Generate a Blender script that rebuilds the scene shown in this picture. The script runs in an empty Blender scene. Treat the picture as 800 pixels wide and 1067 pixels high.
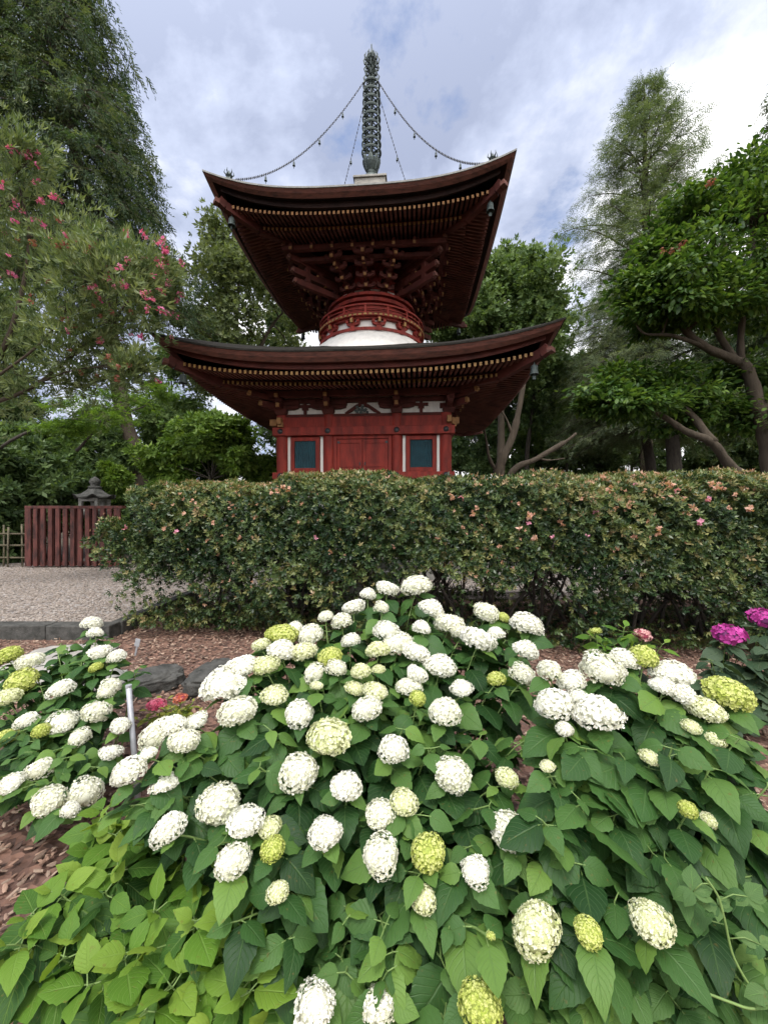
import bpy, bmesh, math, random
import numpy as np
from mathutils import Vector, Matrix

random.seed(7)
RNG = np.random.default_rng(11)
R = math.radians
PI = math.pi
scene = bpy.context.scene
COL = scene.collection

EYE = 1.5
F = 405.0


def W(px, py, d):
    """the place d metres ahead of the photographer that is seen at this spot of the photograph"""
    return Vector(((px - 400.0) / F * d, d, EYE - (py - 534.0) / F * d))


# ------------------------------------------------------------------ object helpers
def link(o, parent=None):
    COL.objects.link(o)
    if parent is not None:
        o.parent = parent
    return o


def empty(name, loc=(0, 0, 0), rz=0.0):
    o = bpy.data.objects.new(name, None)
    o.empty_display_size = 0.2
    o.location = loc
    o.rotation_euler = (0, 0, rz)
    return link(o)


def tag(o, label=None, cat=None, group=None, kind=None):
    if label:
        o['label'] = label
    if cat:
        o['category'] = cat
    if group:
        o['group'] = group
    if kind:
        o['kind'] = kind
    return o


def thing(name, label, cat, loc=(0, 0, 0), rz=0.0, group=None):
    return tag(empty(name, loc, rz), label, cat, group)


class MB:
    """collects shapes for one mesh"""

    def __init__(self):
        self.v = []
        self.f = []
        self.m = []
        self.M = Matrix.Identity(4)

    def add(self, vs, fs, mat=0):
        b = len(self.v)
        M = self.M
        self.v.extend([tuple(M @ Vector(p)) for p in vs])
        for k, q in enumerate(fs):
            self.f.append(tuple(b + i for i in q))
            self.m.append(mat[k] if isinstance(mat, (list, tuple)) else mat)

    def box(self, c, s, mat=0, rot=None, taper=1.0):
        x, y, z = s[0] / 2, s[1] / 2, s[2] / 2
        t = taper
        vs = [(-x, -y, -z), (x, -y, -z), (x, y, -z), (-x, y, -z), (-x * t, -y * t, z), (x * t, -y * t, z), (x * t, y * t, z), (-x * t, y * t, z)]
        vs = [Vector(p) for p in vs]
        if rot is not None:
            vs = [rot @ p for p in vs]
        c = Vector(c)
        vs = [p + c for p in vs]
        self.add(vs, [(0, 3, 2, 1), (4, 5, 6, 7), (0, 1, 5, 4), (1, 2, 6, 5), (2, 3, 7, 6), (3, 0, 4, 7)], mat)

    def span(self, x0, x1, y0, y1, z0, z1, mat=0):
        self.box(((x0 + x1) / 2, (y0 + y1) / 2, (z0 + z1) / 2), (abs(x1 - x0), abs(y1 - y0), abs(z1 - z0)), mat)

    def beam(self, a, b, w, h, mat=0, endmat=None):
        """a bar of rectangular section from a to b, upright section"""
        a, b = Vector(a), Vector(b)
        d = (b - a).normalized()
        up = Vector((0, 0, 1))
        s = d.cross(up)
        if s.length < 1e-4:
            s = Vector((1, 0, 0))
        s.normalize()
        u = s.cross(d).normalized()
        vs = []
        for p in (a, b):
            for (i, j) in ((-1, -1), (1, -1), (1, 1), (-1, 1)):
                vs.append(p + s * (i * w / 2) + u * (j * h / 2))
        e = mat if endmat is None else endmat
        self.add(vs, [(0, 1, 2, 3), (7, 6, 5, 4), (0, 4, 5, 1), (1, 5, 6, 2), (2, 6, 7, 3), (3, 7, 4, 0)], [e, mat, mat, mat, mat, mat])

    def tube(self, pts, radii, n=6, mat=0, cap=True):
        pts = [Vector(p) for p in pts]
        if not isinstance(radii, (list, tuple)):
            radii = [radii] * len(pts)
        ref = Vector((0.3, 0.9, 0.1)).normalized()
        vs = []
        for i, p in enumerate(pts):
            d = (pts[min(i + 1, len(pts) - 1)] - pts[max(i - 1, 0)])
            if d.length < 1e-9:
                d = Vector((0, 0, 1))
            d.normalize()
            s = d.cross(ref)
            if s.length < 1e-3:
                s = d.cross(Vector((1, 0, 0)))
            s.normalize()
            u = s.cross(d)
            for k in range(n):
                a = 2 * PI * k / n
                vs.append(p + (s * math.cos(a) + u * math.sin(a)) * radii[i])
        fs = []
        for i in range(len(pts) - 1):
            for k in range(n):
                k2 = (k + 1) % n
                fs.append((i * n + k, i * n + k2, (i + 1) * n + k2, (i + 1) * n + k))
        if cap:
            fs.append(tuple(range(n - 1, -1, -1)))
            fs.append(tuple((len(pts) - 1) * n + k for k in range(n)))
        self.add(vs, fs, mat)

    def lathe(self, prof, seg=24, c=(0, 0, 0), mat=0, closed=False):
        """prof = [(r, z)...]"""
        vs = []
        for (r, z) in prof:
            for k in range(seg):
                a = 2 * PI * k / seg
                vs.append((c[0] + r * math.cos(a), c[1] + r * math.sin(a), c[2] + z))
        fs = []
        m = len(prof)
        for i in range(m if closed else m - 1):
            i2 = (i + 1) % m
            for k in range(seg):
                k2 = (k + 1) % seg
                fs.append((i * seg + k, i * seg + k2, i2 * seg + k2, i2 * seg + k))
        self.add(vs, fs, mat)

    def prism(self, poly, y0, y1, mat=0):
        """outline in the x-z plane pushed from y0 to y1"""
        n = len(poly)
        vs = [(p[0], y0, p[1]) for p in poly] + [(p[0], y1, p[1]) for p in poly]
        fs = [tuple(range(n)), tuple(range(2 * n - 1, n - 1, -1))]
        for i in range(n):
            j = (i + 1) % n
            fs.append((i, i + n, j + n, j))
        self.add(vs, fs, mat)

    def grid(self, rows, mat=0, flip=False):
        n = len(rows[0])
        vs = [p for r in rows for p in r]
        fs = []
        for i in range(len(rows) - 1):
            for k in range(n - 1):
                q = (i * n + k, i * n + k + 1, (i + 1) * n + k + 1, (i + 1) * n + k)
                fs.append(q[::-1] if flip else q)
        self.add(vs, fs, mat)

    def build(self, name, mats, parent=None, smooth=False, bevel=0.0):
        me = bpy.data.meshes.new(name)
        me.from_pydata(self.v, [], self.f)
        if not isinstance(mats, (list, tuple)):
            mats = [mats]
        for m in mats:
            me.materials.append(m)
        me.polygons.foreach_set('material_index', self.m)
        if smooth:
            me.polygons.foreach_set('use_smooth', [True] * len(me.polygons))
        me.update()
        o = bpy.data.objects.new(name, me)
        link(o, parent)
        if bevel > 0:
            b = o.modifiers.new('bevel', 'BEVEL')
            b.width = bevel
            b.segments = 2
            b.limit_method = 'ANGLE'
            b.angle_limit = R(40)
        return o


# ------------------------------------------------------------------ numpy foliage
def norm(a):
    return a / np.maximum(np.linalg.norm(a, axis=-1, keepdims=True), 1e-9)


def frames(d, up):
    """columns: side, along-leaf, normal"""
    y = norm(d)
    x = norm(np.cross(y, up))
    z = np.cross(x, y)
    return np.stack([x, y, z], axis=-1)


def rnd_dirs(n):
    return norm(RNG.normal(size=(n, 3)))


class Foliage:
    """collects many copies of small leaf shapes into one mesh of quads"""

    def __init__(self):
        self.V, self.Fq, self.UV, self.A, self.MI = [], [], [], [], []
        self.n = 0

    def scatter(self, T, P, Rm, S, rnd=None, mat=0):
        tv, tf, tuv = T
        n, k = len(P), len(tv)
        if n == 0:
            return
        S = np.asarray(S, dtype=float)
        loc = np.broadcast_to(tv[None], (n, k, 3)) * (S[:, None, None] if S.ndim == 1 else S[:, None, :])
        v = np.einsum('nij,nkj->nki', Rm, loc) + P[:, None, :]
        self.V.append(v.reshape(-1, 3))
        f = tf[None] + (np.arange(n) * k)[:, None, None] + self.n
        self.Fq.append(f.reshape(-1, 4))
        self.UV.append(np.tile(tuv[tf.reshape(-1)], (n, 1)))
        if rnd is None:
            rnd = RNG.random(n)
        self.A.append(np.repeat(rnd, k))
        self.MI.append(np.full(n * len(tf), mat, dtype=np.int32))
        self.n += n * k

    def build(self, name, mats, parent=None, smooth=True):
        V = np.concatenate(self.V).astype(np.float32)
        Fq = np.concatenate(self.Fq).astype(np.int32)
        UV = np.concatenate(self.UV).astype(np.float32)
        A = np.concatenate(self.A).astype(np.float32)
        MI = np.concatenate(self.MI)
        me = bpy.data.meshes.new(name)
        me.vertices.add(len(V))
        me.vertices.foreach_set('co', V.reshape(-1))
        me.loops.add(Fq.size)
        me.loops.foreach_set('vertex_index', Fq.reshape(-1))
        me.polygons.add(len(Fq))
        me.polygons.foreach_set('loop_start', np.arange(0, Fq.size, 4, dtype=np.int32))
        if not isinstance(mats, (list, tuple)):
            mats = [mats]
        for m in mats:
            me.materials.append(m)
        me.polygons.foreach_set('material_index', MI)
        me.polygons.foreach_set('use_smooth', np.full(len(Fq), smooth))
        uv = me.uv_layers.new(name='UVMap')
        uv.data.foreach_set('uv', UV.reshape(-1))
        at = me.attributes.new('rnd', 'FLOAT', 'POINT')
        at.data.foreach_set('value', A)
        me.update(calc_edges=True)
        me.validate()
        o = bpy.data.objects.new(name, me)
        return link(o, parent)


def blade(w=0.4, fold=0.08, droop=-0.1, at=0.45):
    """one leaf as a single folded quad: base, right, tip, left"""
    v = np.array([(0, 0, 0), (w / 2, at, fold), (0, 1, droop), (-w / 2, at, fold)], dtype=float)
    return v, np.array([[0, 1, 2, 3]]), np.array([(.5, 0), (1, .45), (.5, 1), (0, .45)], dtype=float)


def rotz(a):
    c, s = math.cos(a), math.sin(a)
    return np.array([(c, -s, 0), (s, c, 0), (0, 0, 1)])


def rotx(a):
    c, s = math.cos(a), math.sin(a)
    return np.array([(1, 0, 0), (0, c, -s), (0, s, c)])


def merge_T(parts):
    V, Fq, U = [], [], []
    n = 0
    for (v, f, u) in parts:
        V.append(v)
        Fq.append(f + n)
        U.append(u)
        n += len(v)
    return np.concatenate(V), np.concatenate(Fq), np.concatenate(U)


def moved(T, M, off=(0, 0, 0), s=1.0):
    return (T[0] * s) @ M.T + np.array(off), T[1], T[2]


def rosette(k, w, tilt, wob=0.25, seed=1, droop=-0.1):
    """leaves spreading round the +y axis"""
    r = random.Random(seed)
    ps = []
    for i in range(k):
        b = blade(w, 0.06, droop)
        # leaf first points +y, lean it away from the axis, then turn round the axis
        M = rotx(R(tilt) + r.uniform(-wob, wob))
        a = 2 * PI * i / k + r.uniform(-.4, .4)
        c, s = math.cos(a), math.sin(a)
        Ry = np.array([(c, 0, s), (0, 1, 0), (-s, 0, c)])
        ps.append(moved(b, Ry @ M, (0, r.uniform(-.15, .15), 0), r.uniform(.75, 1.1)))
    return merge_T(ps)


def spray(k, w, ang, ln, seed=2, droop=0.25):
    """a twig with narrow blades to either side, bending down at its tip"""
    r = random.Random(seed)
    ps = []
    for i in range(k):
        t = (i + .3) / k
        side = 1 if i % 2 else -1
        b = blade(w, 0.03, -0.12)
        M = rotz(-side * R(ang + r.uniform(-12, 12))) @ rotx(r.uniform(-.5, .35))
        ps.append(moved(b, M, (0, t, -droop * t * t), ln * (1.1 - .6 * t) * r.uniform(.8, 1.15)))
    ps.append(moved(blade(w, .03, -.1), rotx(-.3), (0, .9, -droop * .8), ln * .7))
    return merge_T(ps)


def big_leaf(rows=10, width=.62, kind='heart', fold=.10, droop=.28, seed=0, serr=.035, pet=0.0):
    """a modelled leaf: blade with midrib fold, quilted sides, toothed margin; base at the origin, tip at +y"""
    r = random.Random(seed)
    cols = (-1, -.55, 0, .55, 1)
    V, U = [], []
    for i in range(rows + 1):
        t = i / rows
        if kind == 'heart':
            w = (math.sin(PI * min(1, t ** .62)) ** .85) * (1 - .18 * t)
            y_edge = -0.10 * math.exp(-t * 9)
        else:
            w = math.sin(PI * t ** .80) ** 1.05
            y_edge = 0
        w = max(w, .02)
        sr = 1 + (serr if i % 2 else -serr) * (1 if 0 < i < rows else 0)
        for c in cols:
            hw = width / 2 * w * (sr if abs(c) == 1 else 1)
            x = c * hw
            y = t + y_edge * abs(c)
            z = fold * abs(c) * w * 1.0 - droop * t * t - .10 * (abs(c) ** 2) * w
            z += .014 * math.sin(t * 30 - abs(c) * 3) * (1 if abs(c) > .1 else 0)
            z += r.uniform(-.006, .006)
            V.append((x, y, z))
            U.append((.5 + c * .5, t))
    Fq = []
    n = len(cols)
    for i in range(rows):
        for k in range(n - 1):
            Fq.append((i * n + k, i * n + k + 1, (i + 1) * n + k + 1, (i + 1) * n + k))
    return np.array(V), np.array(Fq), np.array(U)


# ------------------------------------------------------------------ materials
def new_mat(name):
    m = bpy.data.materials.new(name)
    m.use_nodes = True
    nt = m.node_tree
    b = nt.nodes['Principled BSDF']
    return m, nt, b


def nd(nt, kind, **kw):
    n = nt.nodes.new(kind)
    for k, v in kw.items():
        setattr(n, k, v)
    return n


def mathn(nt, op, a, b=None, clamp=False):
    n = nd(nt, 'ShaderNodeMath', operation=op, use_clamp=clamp)
    for i, x in enumerate((a, b)):
        if x is None:
            continue
        if isinstance(x, (int, float)):
            n.inputs[i].default_value = x
        else:
            nt.links.new(x, n.inputs[i])
    return n.outputs[0]


def ramp(nt, fac, stops):
    n = nd(nt, 'ShaderNodeValToRGB')
    e = n.color_ramp.elements
    while len(e) < len(stops):
        e.new(0.5)
    for i, (p, c) in enumerate(stops):
        e[i].position = p
        e[i].color = (*c, 1) if len(c) == 3 else c
    nt.links.new(fac, n.inputs[0])
    return n.outputs[0]


def mix(nt, fac, a, b, blend='MIX'):
    n = nd(nt, 'ShaderNodeMix', data_type='RGBA', blend_type=blend)
    for sock, x in ((n.inputs[0], fac), (n.inputs[6], a), (n.inputs[7], b)):
        if isinstance(x, (int, float)):
            sock.default_value = x
        elif isinstance(x, tuple):
            sock.default_value = (*x, 1) if len(x) == 3 else x
        else:
            nt.links.new(x, sock)
    return n.outputs[2]


def noise(nt, scale, detail=4, rough=.6, vec=None, stretch=None):
    n = nd(nt, 'ShaderNodeTexNoise')
    n.inputs['Scale'].default_value = scale
    n.inputs['Detail'].default_value = detail
    n.inputs['Roughness'].default_value = rough
    if vec is None:
        vec = nd(nt, 'ShaderNodeTexCoord').outputs['Object']
    if stretch:
        mp = nd(nt, 'ShaderNodeMapping')
        mp.inputs['Scale'].default_value = stretch
        nt.links.new(vec, mp.inputs[0])
        vec = mp.outputs[0]
    nt.links.new(vec, n.inputs['Vector'])
    return n.outputs['Fac']


def bump(nt, b, height, strength=.3, dist=.02):
    n = nd(nt, 'ShaderNodeBump')
    n.inputs['Strength'].default_value = strength
    n.inputs['Distance'].default_value = dist
    nt.links.new(height, n.inputs['Height'])
    nt.links.new(n.outputs[0], b.inputs['Normal'])


def plain(name, col, rough=.7, metal=0.0, var=.25, scale=6, bstr=.25, col2=None, stretch=None, spec=.5):
    m, nt, b = new_mat(name)
    f = noise(nt, scale, 6, .65, stretch=stretch)
    c2 = col2 if col2 else tuple(x * (1 - var * 1.6) for x in col)
    c = ramp(nt, f, [(.3, c2), (.62, tuple(min(1, x * (1 + var * .3)) for x in col))])
    nt.links.new(c, b.inputs['Base Color'])
    b.inputs['Roughness'].default_value = rough
    b.inputs['Metallic'].default_value = metal
    b.inputs['Specular IOR Level'].default_value = spec
    if bstr:
        f2 = noise(nt, scale * 5, 5, .6, stretch=stretch)
        bump(nt, b, f2, bstr, .01)
    return m


def leaf_mat(name, stops, trans=.28, rough=.55, veins=False, tcol=None, spec=.22, vein_col=None, clump=1.2):
    """leaf colour picked per leaf; veins drawn along the leaf's own length"""
    m, nt, b = new_mat(name)
    at = nd(nt, 'ShaderNodeAttribute', attribute_name='rnd')
    nz = noise(nt, clump, 2, .5)
    k = mathn(nt, 'ADD', at.outputs['Fac'], mathn(nt, 'MULTIPLY', mathn(nt, 'SUBTRACT', nz, .5), .7), clamp=True)
    n = len(stops)
    c = ramp(nt, k, [(i / max(1, n - 1), s) for i, s in enumerate(stops)])
    if veins:
        uv = nd(nt, 'ShaderNodeTexCoord').outputs['UV']
        sp = nd(nt, 'ShaderNodeSeparateXYZ')
        nt.links.new(uv, sp.inputs[0])
        a = mathn(nt, 'MULTIPLY', mathn(nt, 'ABSOLUTE', mathn(nt, 'SUBTRACT', sp.outputs[0], .5)), 2)
        mid = mathn(nt, 'SUBTRACT', 1, mathn(nt, 'MULTIPLY', a, 14), clamp=True)
        fr = mathn(nt, 'FRACT', mathn(nt, 'SUBTRACT', mathn(nt, 'MULTIPLY', sp.outputs[1], 8.0), mathn(nt, 'MULTIPLY', a, 2.6)))
        tri = mathn(nt, 'ABSOLUTE', mathn(nt, 'SUBTRACT', fr, .5))
        side = mathn(nt, 'SUBTRACT', 1, mathn(nt, 'MULTIPLY', tri, 9), clamp=True)
        vein = mathn(nt, 'MAXIMUM', mid, mathn(nt, 'MULTIPLY', side, .55))
        vc = vein_col or tuple(min(1, x * 2.0) for x in stops[-1])
        fine = noise(nt, 45, 3, .6, vec=uv)
        c = mix(nt, mathn(nt, 'MULTIPLY', vein, .42), c, vc)
        c = mix(nt, mathn(nt, 'MULTIPLY', fine, .25), c, tuple(x * .6 for x in stops[0]))
        spots = ramp(nt, noise(nt, 75, 2, .5), [(.66, (0, 0, 0)), (.74, (1, 1, 1))])
        c = mix(nt, mathn(nt, 'MULTIPLY', spots, .45), c, (.16, .11, .03))
        h = mathn(nt, 'ADD', mathn(nt, 'MULTIPLY', vein, -1.0), mathn(nt, 'MULTIPLY', fine, .35))
        bump(nt, b, h, .45, .004)
    nt.links.new(c, b.inputs['Base Color'])
    b.inputs['Roughness'].default_value = rough
    b.inputs['Specular IOR Level'].default_value = spec
    out = nt.nodes['Material Output']
    if trans > 0:
        t = nd(nt, 'ShaderNodeBsdfTranslucent')
        tc = mix(nt, 1.0, c, tcol or (1.5, 1.5, .7), 'MULTIPLY')
        nt.links.new(tc, t.inputs['Color'])
        mx = nd(nt, 'ShaderNodeMixShader')
        mx.inputs[0].default_value = trans
        nt.links.new(b.outputs[0], mx.inputs[1])
        nt.links.new(t.outputs[0], mx.inputs[2])
        nt.links.new(mx.outputs[0], out.inputs['Surface'])
    return m


M = {}
M['red'] = plain('red painted timber', (.235, .026, .017), .65, var=.5, spec=.3, scale=3.6, bstr=.3, stretch=(2.2, 2.2, .45), col2=(.095, .013, .010))
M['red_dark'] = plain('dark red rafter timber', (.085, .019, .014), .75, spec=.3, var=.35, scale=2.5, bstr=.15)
M['fascia'] = plain('bark roof edge', (.15, .052, .038), .85, var=.5, scale=5, bstr=.6, stretch=(1, 1, 6), col2=(.055, .024, .019))
M['bark_roof'] = plain('bark roof', (.022, .020, .017), .95, spec=.15, var=.4, scale=8, bstr=.7, col2=(.010, .009, .008))
M['roof_lip'] = plain('grey roof lip', (.22, .22, .21), .6, var=.3, scale=7, bstr=.1)
M['gold'] = plain('ochre painted tips', (.30, .165, .05), .65, var=.25, scale=9, bstr=0)
M['plaster'] = plain('white plaster', (.78, .755, .72), .85, var=.10, scale=5, bstr=.15, stretch=(2, 2, .5))
M['gold_dim'] = plain('aged ochre tips', (.30, .145, .05), .7, var=.3, scale=9, bstr=0)
M['recess'] = plain('shade-dark eave boards', (.020, .008, .006), .8, var=.35, scale=4, bstr=.1, spec=.2)  # near-black base colour puts the shade of the eave recess into the boards
M['teal'] = plain('dark teal lattice', (.02, .075, .10), .5, var=.25, scale=6, bstr=0)
M['bronze'] = plain('verdigris bronze', (.075, .098, .094), .6, .35, .35, 14, .3, col2=(.04, .05, .05))
M['iron'] = plain('dark iron fittings', (.05, .05, .055), .5, .6, .3, 9, 0)
M['stone'] = plain('weathered grey stone', (.30, .29, .27), .9, var=.35, scale=7, bstr=.7, col2=(.15, .15, .135))
M['dark_stone'] = plain('damp dark stone', (.085, .083, .078), .9, var=.4, scale=9, bstr=1.0, spec=.2, col2=(.032, .033, .030))
M['pale_stone'] = plain('pale roban stone', (.36, .34, .31), .9, var=.25, scale=6, bstr=.3)
M['bark'] = plain('grey brown bark', (.075, .060, .046), .95, spec=.15, var=.5, scale=5, bstr=1.0, stretch=(2.5, 2.5, .5), col2=(.05, .04, .03))
M['bark_dark'] = plain('dark bark', (.06, .05, .04), .95, var=.4, scale=6, bstr=1.0, stretch=(2.5, 2.5, .5), col2=(.025, .02, .018))
M['bark_red'] = plain('reddish bark', (.21, .12, .08), .95, var=.4, scale=5, bstr=.9, stretch=(2.5, 2.5, .5), col2=(.10, .06, .045))
M['fence_red'] = plain('faded red fence paint', (.10, .028, .022), .8, var=.6, scale=9, bstr=.3, stretch=(1, 1, .3))
M['bamboo'] = plain('weathered bamboo', (.13, .11, .07), .8, var=.4, scale=6, bstr=.1)
M['steel'] = plain('grey stake', (.42, .43, .46), .5, .3, .2, 8, .1)
M['stem_green'] = plain('green stems', (.16, .25, .07), .6, var=.2, scale=20, bstr=0)
M['stem_brown'] = plain('woody stems', (.20, .15, .09), .8, var=.3, scale=20, bstr=0)
# ------------------------------------------------------------------ camera, sky, sun
cam_d = bpy.data.cameras.new('camera')
cam_d.sensor_fit = 'HORIZONTAL'
cam_d.sensor_width = 36.0
cam_d.lens = 36.0 * F / 800.0
cam_d.clip_start = 0.05
cam_d.clip_end = 3000
cam = link(bpy.data.objects.new('camera', cam_d))
cam.location = (0, 0, EYE)
cam.rotation_euler = (R(90), 0, 0)
scene.camera = cam

SUN_EL, SUN_AZ = R(64), R(200)          # azimuth clockwise from +y: high, a little behind the photographer
world = bpy.data.worlds.new('World')
scene.world = world
world.use_nodes = True
nt = world.node_tree
bg = nt.nodes['Background']
sky = nd(nt, 'ShaderNodeTexSky', sky_type='NISHITA')
sky.sun_disc = False
sky.sun_elevation = SUN_EL
sky.sun_rotation = SUN_AZ
sky.air_density = 1.0
sky.dust_density = 1.5
tc = nd(nt, 'ShaderNodeTexCoord')
sp = nd(nt, 'ShaderNodeSeparateXYZ')
nt.links.new(tc.outputs['Generated'], sp.inputs[0])
zc = mathn(nt, 'ADD', mathn(nt, 'MAXIMUM', sp.outputs[2], 0.0), .22)
cb = nd(nt, 'ShaderNodeCombineXYZ')
nt.links.new(mathn(nt, 'DIVIDE', sp.outputs[0], zc), cb.inputs[0])
nt.links.new(mathn(nt, 'DIVIDE', sp.outputs[1], zc), cb.inputs[1])
n1 = nd(nt, 'ShaderNodeTexNoise')
n1.inputs['Scale'].default_value = 2.6
n1.inputs['Detail'].default_value = 10
n1.inputs['Roughness'].default_value = .60
n1.inputs['Distortion'].default_value = .15
mp = nd(nt, 'ShaderNodeMapping')
mp.inputs['Location'].default_value = (4.9, 2.6, 0)
nt.links.new(cb.outputs[0], mp.inputs[0])
nt.links.new(mp.outputs[0], n1.inputs['Vector'])
n2 = nd(nt, 'ShaderNodeTexNoise')
n2.inputs['Scale'].default_value = .75
n2.inputs['Detail'].default_value = 4
n2.inputs['Roughness'].default_value = .5
mp2 = nd(nt, 'ShaderNodeMapping')
mp2.inputs['Location'].default_value = (1.7, 7.9, 0)
nt.links.new(cb.outputs[0], mp2.inputs[0])
nt.links.new(mp2.outputs[0], n2.inputs['Vector'])
# thickness of the cloud: thin bright cloud towards the right of the view, heavier grey cloud on the left and overhead
lean = mathn(nt, 'MULTIPLY', mathn(nt, 'DIVIDE', sp.outputs[0], zc), .13)
low = mathn(nt, 'MULTIPLY', mathn(nt, 'SUBTRACT', .62, sp.outputs[2]), .30)
bright = mathn(nt, 'ADD', mathn(nt, 'ADD', mathn(nt, 'MULTIPLY', n1.outputs[0], .85), mathn(nt, 'MULTIPLY', n2.outputs[0], .45)), mathn(nt, 'ADD', lean, low))
cloud = ramp(nt, bright, [(.50, (3.5, 4.0, 5.5)), (.60, (5.0, 5.6, 7.3)), (.70, (7.8, 8.2, 9.4)), (.79, (13.5, 13.5, 13.5))])
hole = ramp(nt, n1.outputs[0], [(.31, (1, 1, 1)), (.39, (0, 0, 0))])
holes = mathn(nt, 'MULTIPLY', hole, .75)
skyc = mix(nt, 1.0, sky.outputs[0], (1.5, 1.5, 1.6), 'MULTIPLY')
bg.inputs['Strength'].default_value = 0.085
sv = nd(nt, 'ShaderNodeVectorMath', operation='DOT_PRODUCT')
nt.links.new(tc.outputs['Generated'], sv.inputs[0])
sv.inputs[1].default_value = (math.cos(SUN_EL) * math.sin(SUN_AZ), math.cos(SUN_EL) * math.cos(SUN_AZ), math.sin(SUN_EL))
glow = mathn(nt, 'POWER', mathn(nt, 'MAXIMUM', sv.outputs['Value'], 0.0), 3.0)  # sky brightness added round the sun, mostly out of view, to light the foliage
warm = mix(nt, mathn(nt, 'MULTIPLY', glow, 1.6, True), (1, 1, 1), (1.1, 1.0, .80))
cloud = mix(nt, 1.0, cloud, warm, 'MULTIPLY')
cv = nd(nt, 'ShaderNodeVectorMath', operation='SCALE')
nt.links.new(cloud, cv.inputs[0])
nt.links.new(mathn(nt, 'ADD', .80, mathn(nt, 'MULTIPLY', glow, 2.7)), cv.inputs['Scale'])
cloud = cv.outputs[0]

nt.links.new(mix(nt, holes, cloud, skyc), bg.inputs['Color'])

sd = bpy.data.lights.new('sun', 'SUN')
sd.energy = 1.5
sd.angle = R(14)
sd.color = (1.0, .96, .90)
sun = link(bpy.data.objects.new('sun', sd))
sun.rotation_euler = Vector((-math.cos(SUN_EL) * math.sin(SUN_AZ), -math.cos(SUN_EL) * math.cos(SUN_AZ), -math.sin(SUN_EL))).to_track_quat('-Z', 'Y').to_euler()
sun.location = (0, 0, 60)

vs = scene.view_settings
scene.display_settings.display_device = 'sRGB'
vs.view_transform = 'Standard'
vs.look = 'None'
vs.exposure = 0.84
vs.gamma = 1
vs.use_curve_mapping = False
cy = scene.cycles
cy.max_bounces = 7
cy.diffuse_bounces = 4
cy.glossy_bounces = 2
cy.transmission_bounces = 4
cy.transparent_max_bounces = 4
cy.caustics_reflective = False
cy.caustics_refractive = False
cy.use_adaptive_sampling = True
cy.adaptive_threshold = 0.02
cy.use_denoising = True
cy.denoiser = 'OPENIMAGEDENOISE'
cy.denoising_input_passes = 'RGB_ALBEDO_NORMAL'
cy.denoising_prefilter = 'ACCURATE'

# ------------------------------------------------------------------ ground
def sheet(name, x0, x1, y0, y1, z, mat, nx=2, ny=2, amp=0.0):
    mb = MB()
    rows = []
    for j in range(ny):
        y = y0 + (y1 - y0) * j / (ny - 1)
        rows.append([(x0 + (x1 - x0) * i / (nx - 1), y, z + amp * (math.sin(i * 1.7 + j * .6) + math.sin(j * 1.3 - i * .4))) for i in range(nx)])
    mb.grid(rows)
    return tag(mb.build(name, mat), kind='structure')


def soil_mat():
    m, nt, b = new_mat('woodland soil')
    f = noise(nt, 2.0, 8, .7)
    c = ramp(nt, f, [(.3, (.035, .028, .02)), (.5, (.075, .055, .036)), (.62, (.05, .06, .025)), (.75, (.10, .075, .05))])
    nt.links.new(c, b.inputs['Base Color'])
    b.inputs['Roughness'].default_value = .95
    bump(nt, b, noise(nt, 18, 6, .7), .8, .04)
    return m


def mulch_mat():
    m, nt, b = new_mat('bark mulch bed')
    vo = nd(nt, 'ShaderNodeTexVoronoi')
    vo.inputs['Scale'].default_value = 26
    nt.links.new(nd(nt, 'ShaderNodeTexCoord').outputs['Object'], vo.inputs['Vector'])
    s = nd(nt, 'ShaderNodeSeparateColor')
    nt.links.new(vo.outputs['Color'], s.inputs[0])
    c = ramp(nt, s.outputs[0], [(0, (.06, .032, .024)), (.4, (.14, .075, .055)), (.75, (.22, .12, .085)), (1, (.09, .055, .045))])
    nt.links.new(c, b.inputs['Base Color'])
    b.inputs['Roughness'].default_value = .9
    bump(nt, b, vo.outputs['Distance'], .8, .02)
    return m


def gravel_mat():
    m, nt, b = new_mat('pinkish grey gravel')
    vo = nd(nt, 'ShaderNodeTexVoronoi')
    vo.inputs['Scale'].default_value = 38
    nt.links.new(nd(nt, 'ShaderNodeTexCoord').outputs['Object'], vo.inputs['Vector'])
    s = nd(nt, 'ShaderNodeSeparateColor')
    nt.links.new(vo.outputs['Color'], s.inputs[0])
    c = ramp(nt, s.outputs[0], [(0, (.17, .15, .14)), (.45, (.30, .27, .255)), (.8, (.42, .385, .36)), (1, (.24, .20, .18))])
    nt.links.new(c, b.inputs['Base Color'])
    b.inputs['Roughness'].default_value = .85
    bump(nt, b, mathn(nt, 'SUBTRACT', 1, vo.outputs['Distance']), .9, .02)
    return m


M['soil'] = soil_mat()
M['mulch'] = mulch_mat()
M['gravel'] = gravel_mat()
sheet('ground', -900, 900, -900, 1500, -0.012, M['soil'])
sheet('mulch_bed', -7, 9, -3, 6.6, 0.0, M['mulch'])
GZ = 0.11
mb = MB()
mb.span(-16, -3.35, 4.75, 10.6, -.3, GZ)
mb.span(-3.35, 16, 6.75, 10.6, -.3, GZ)
tag(mb.build('gravel_path', M['gravel']), kind='structure')

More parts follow.
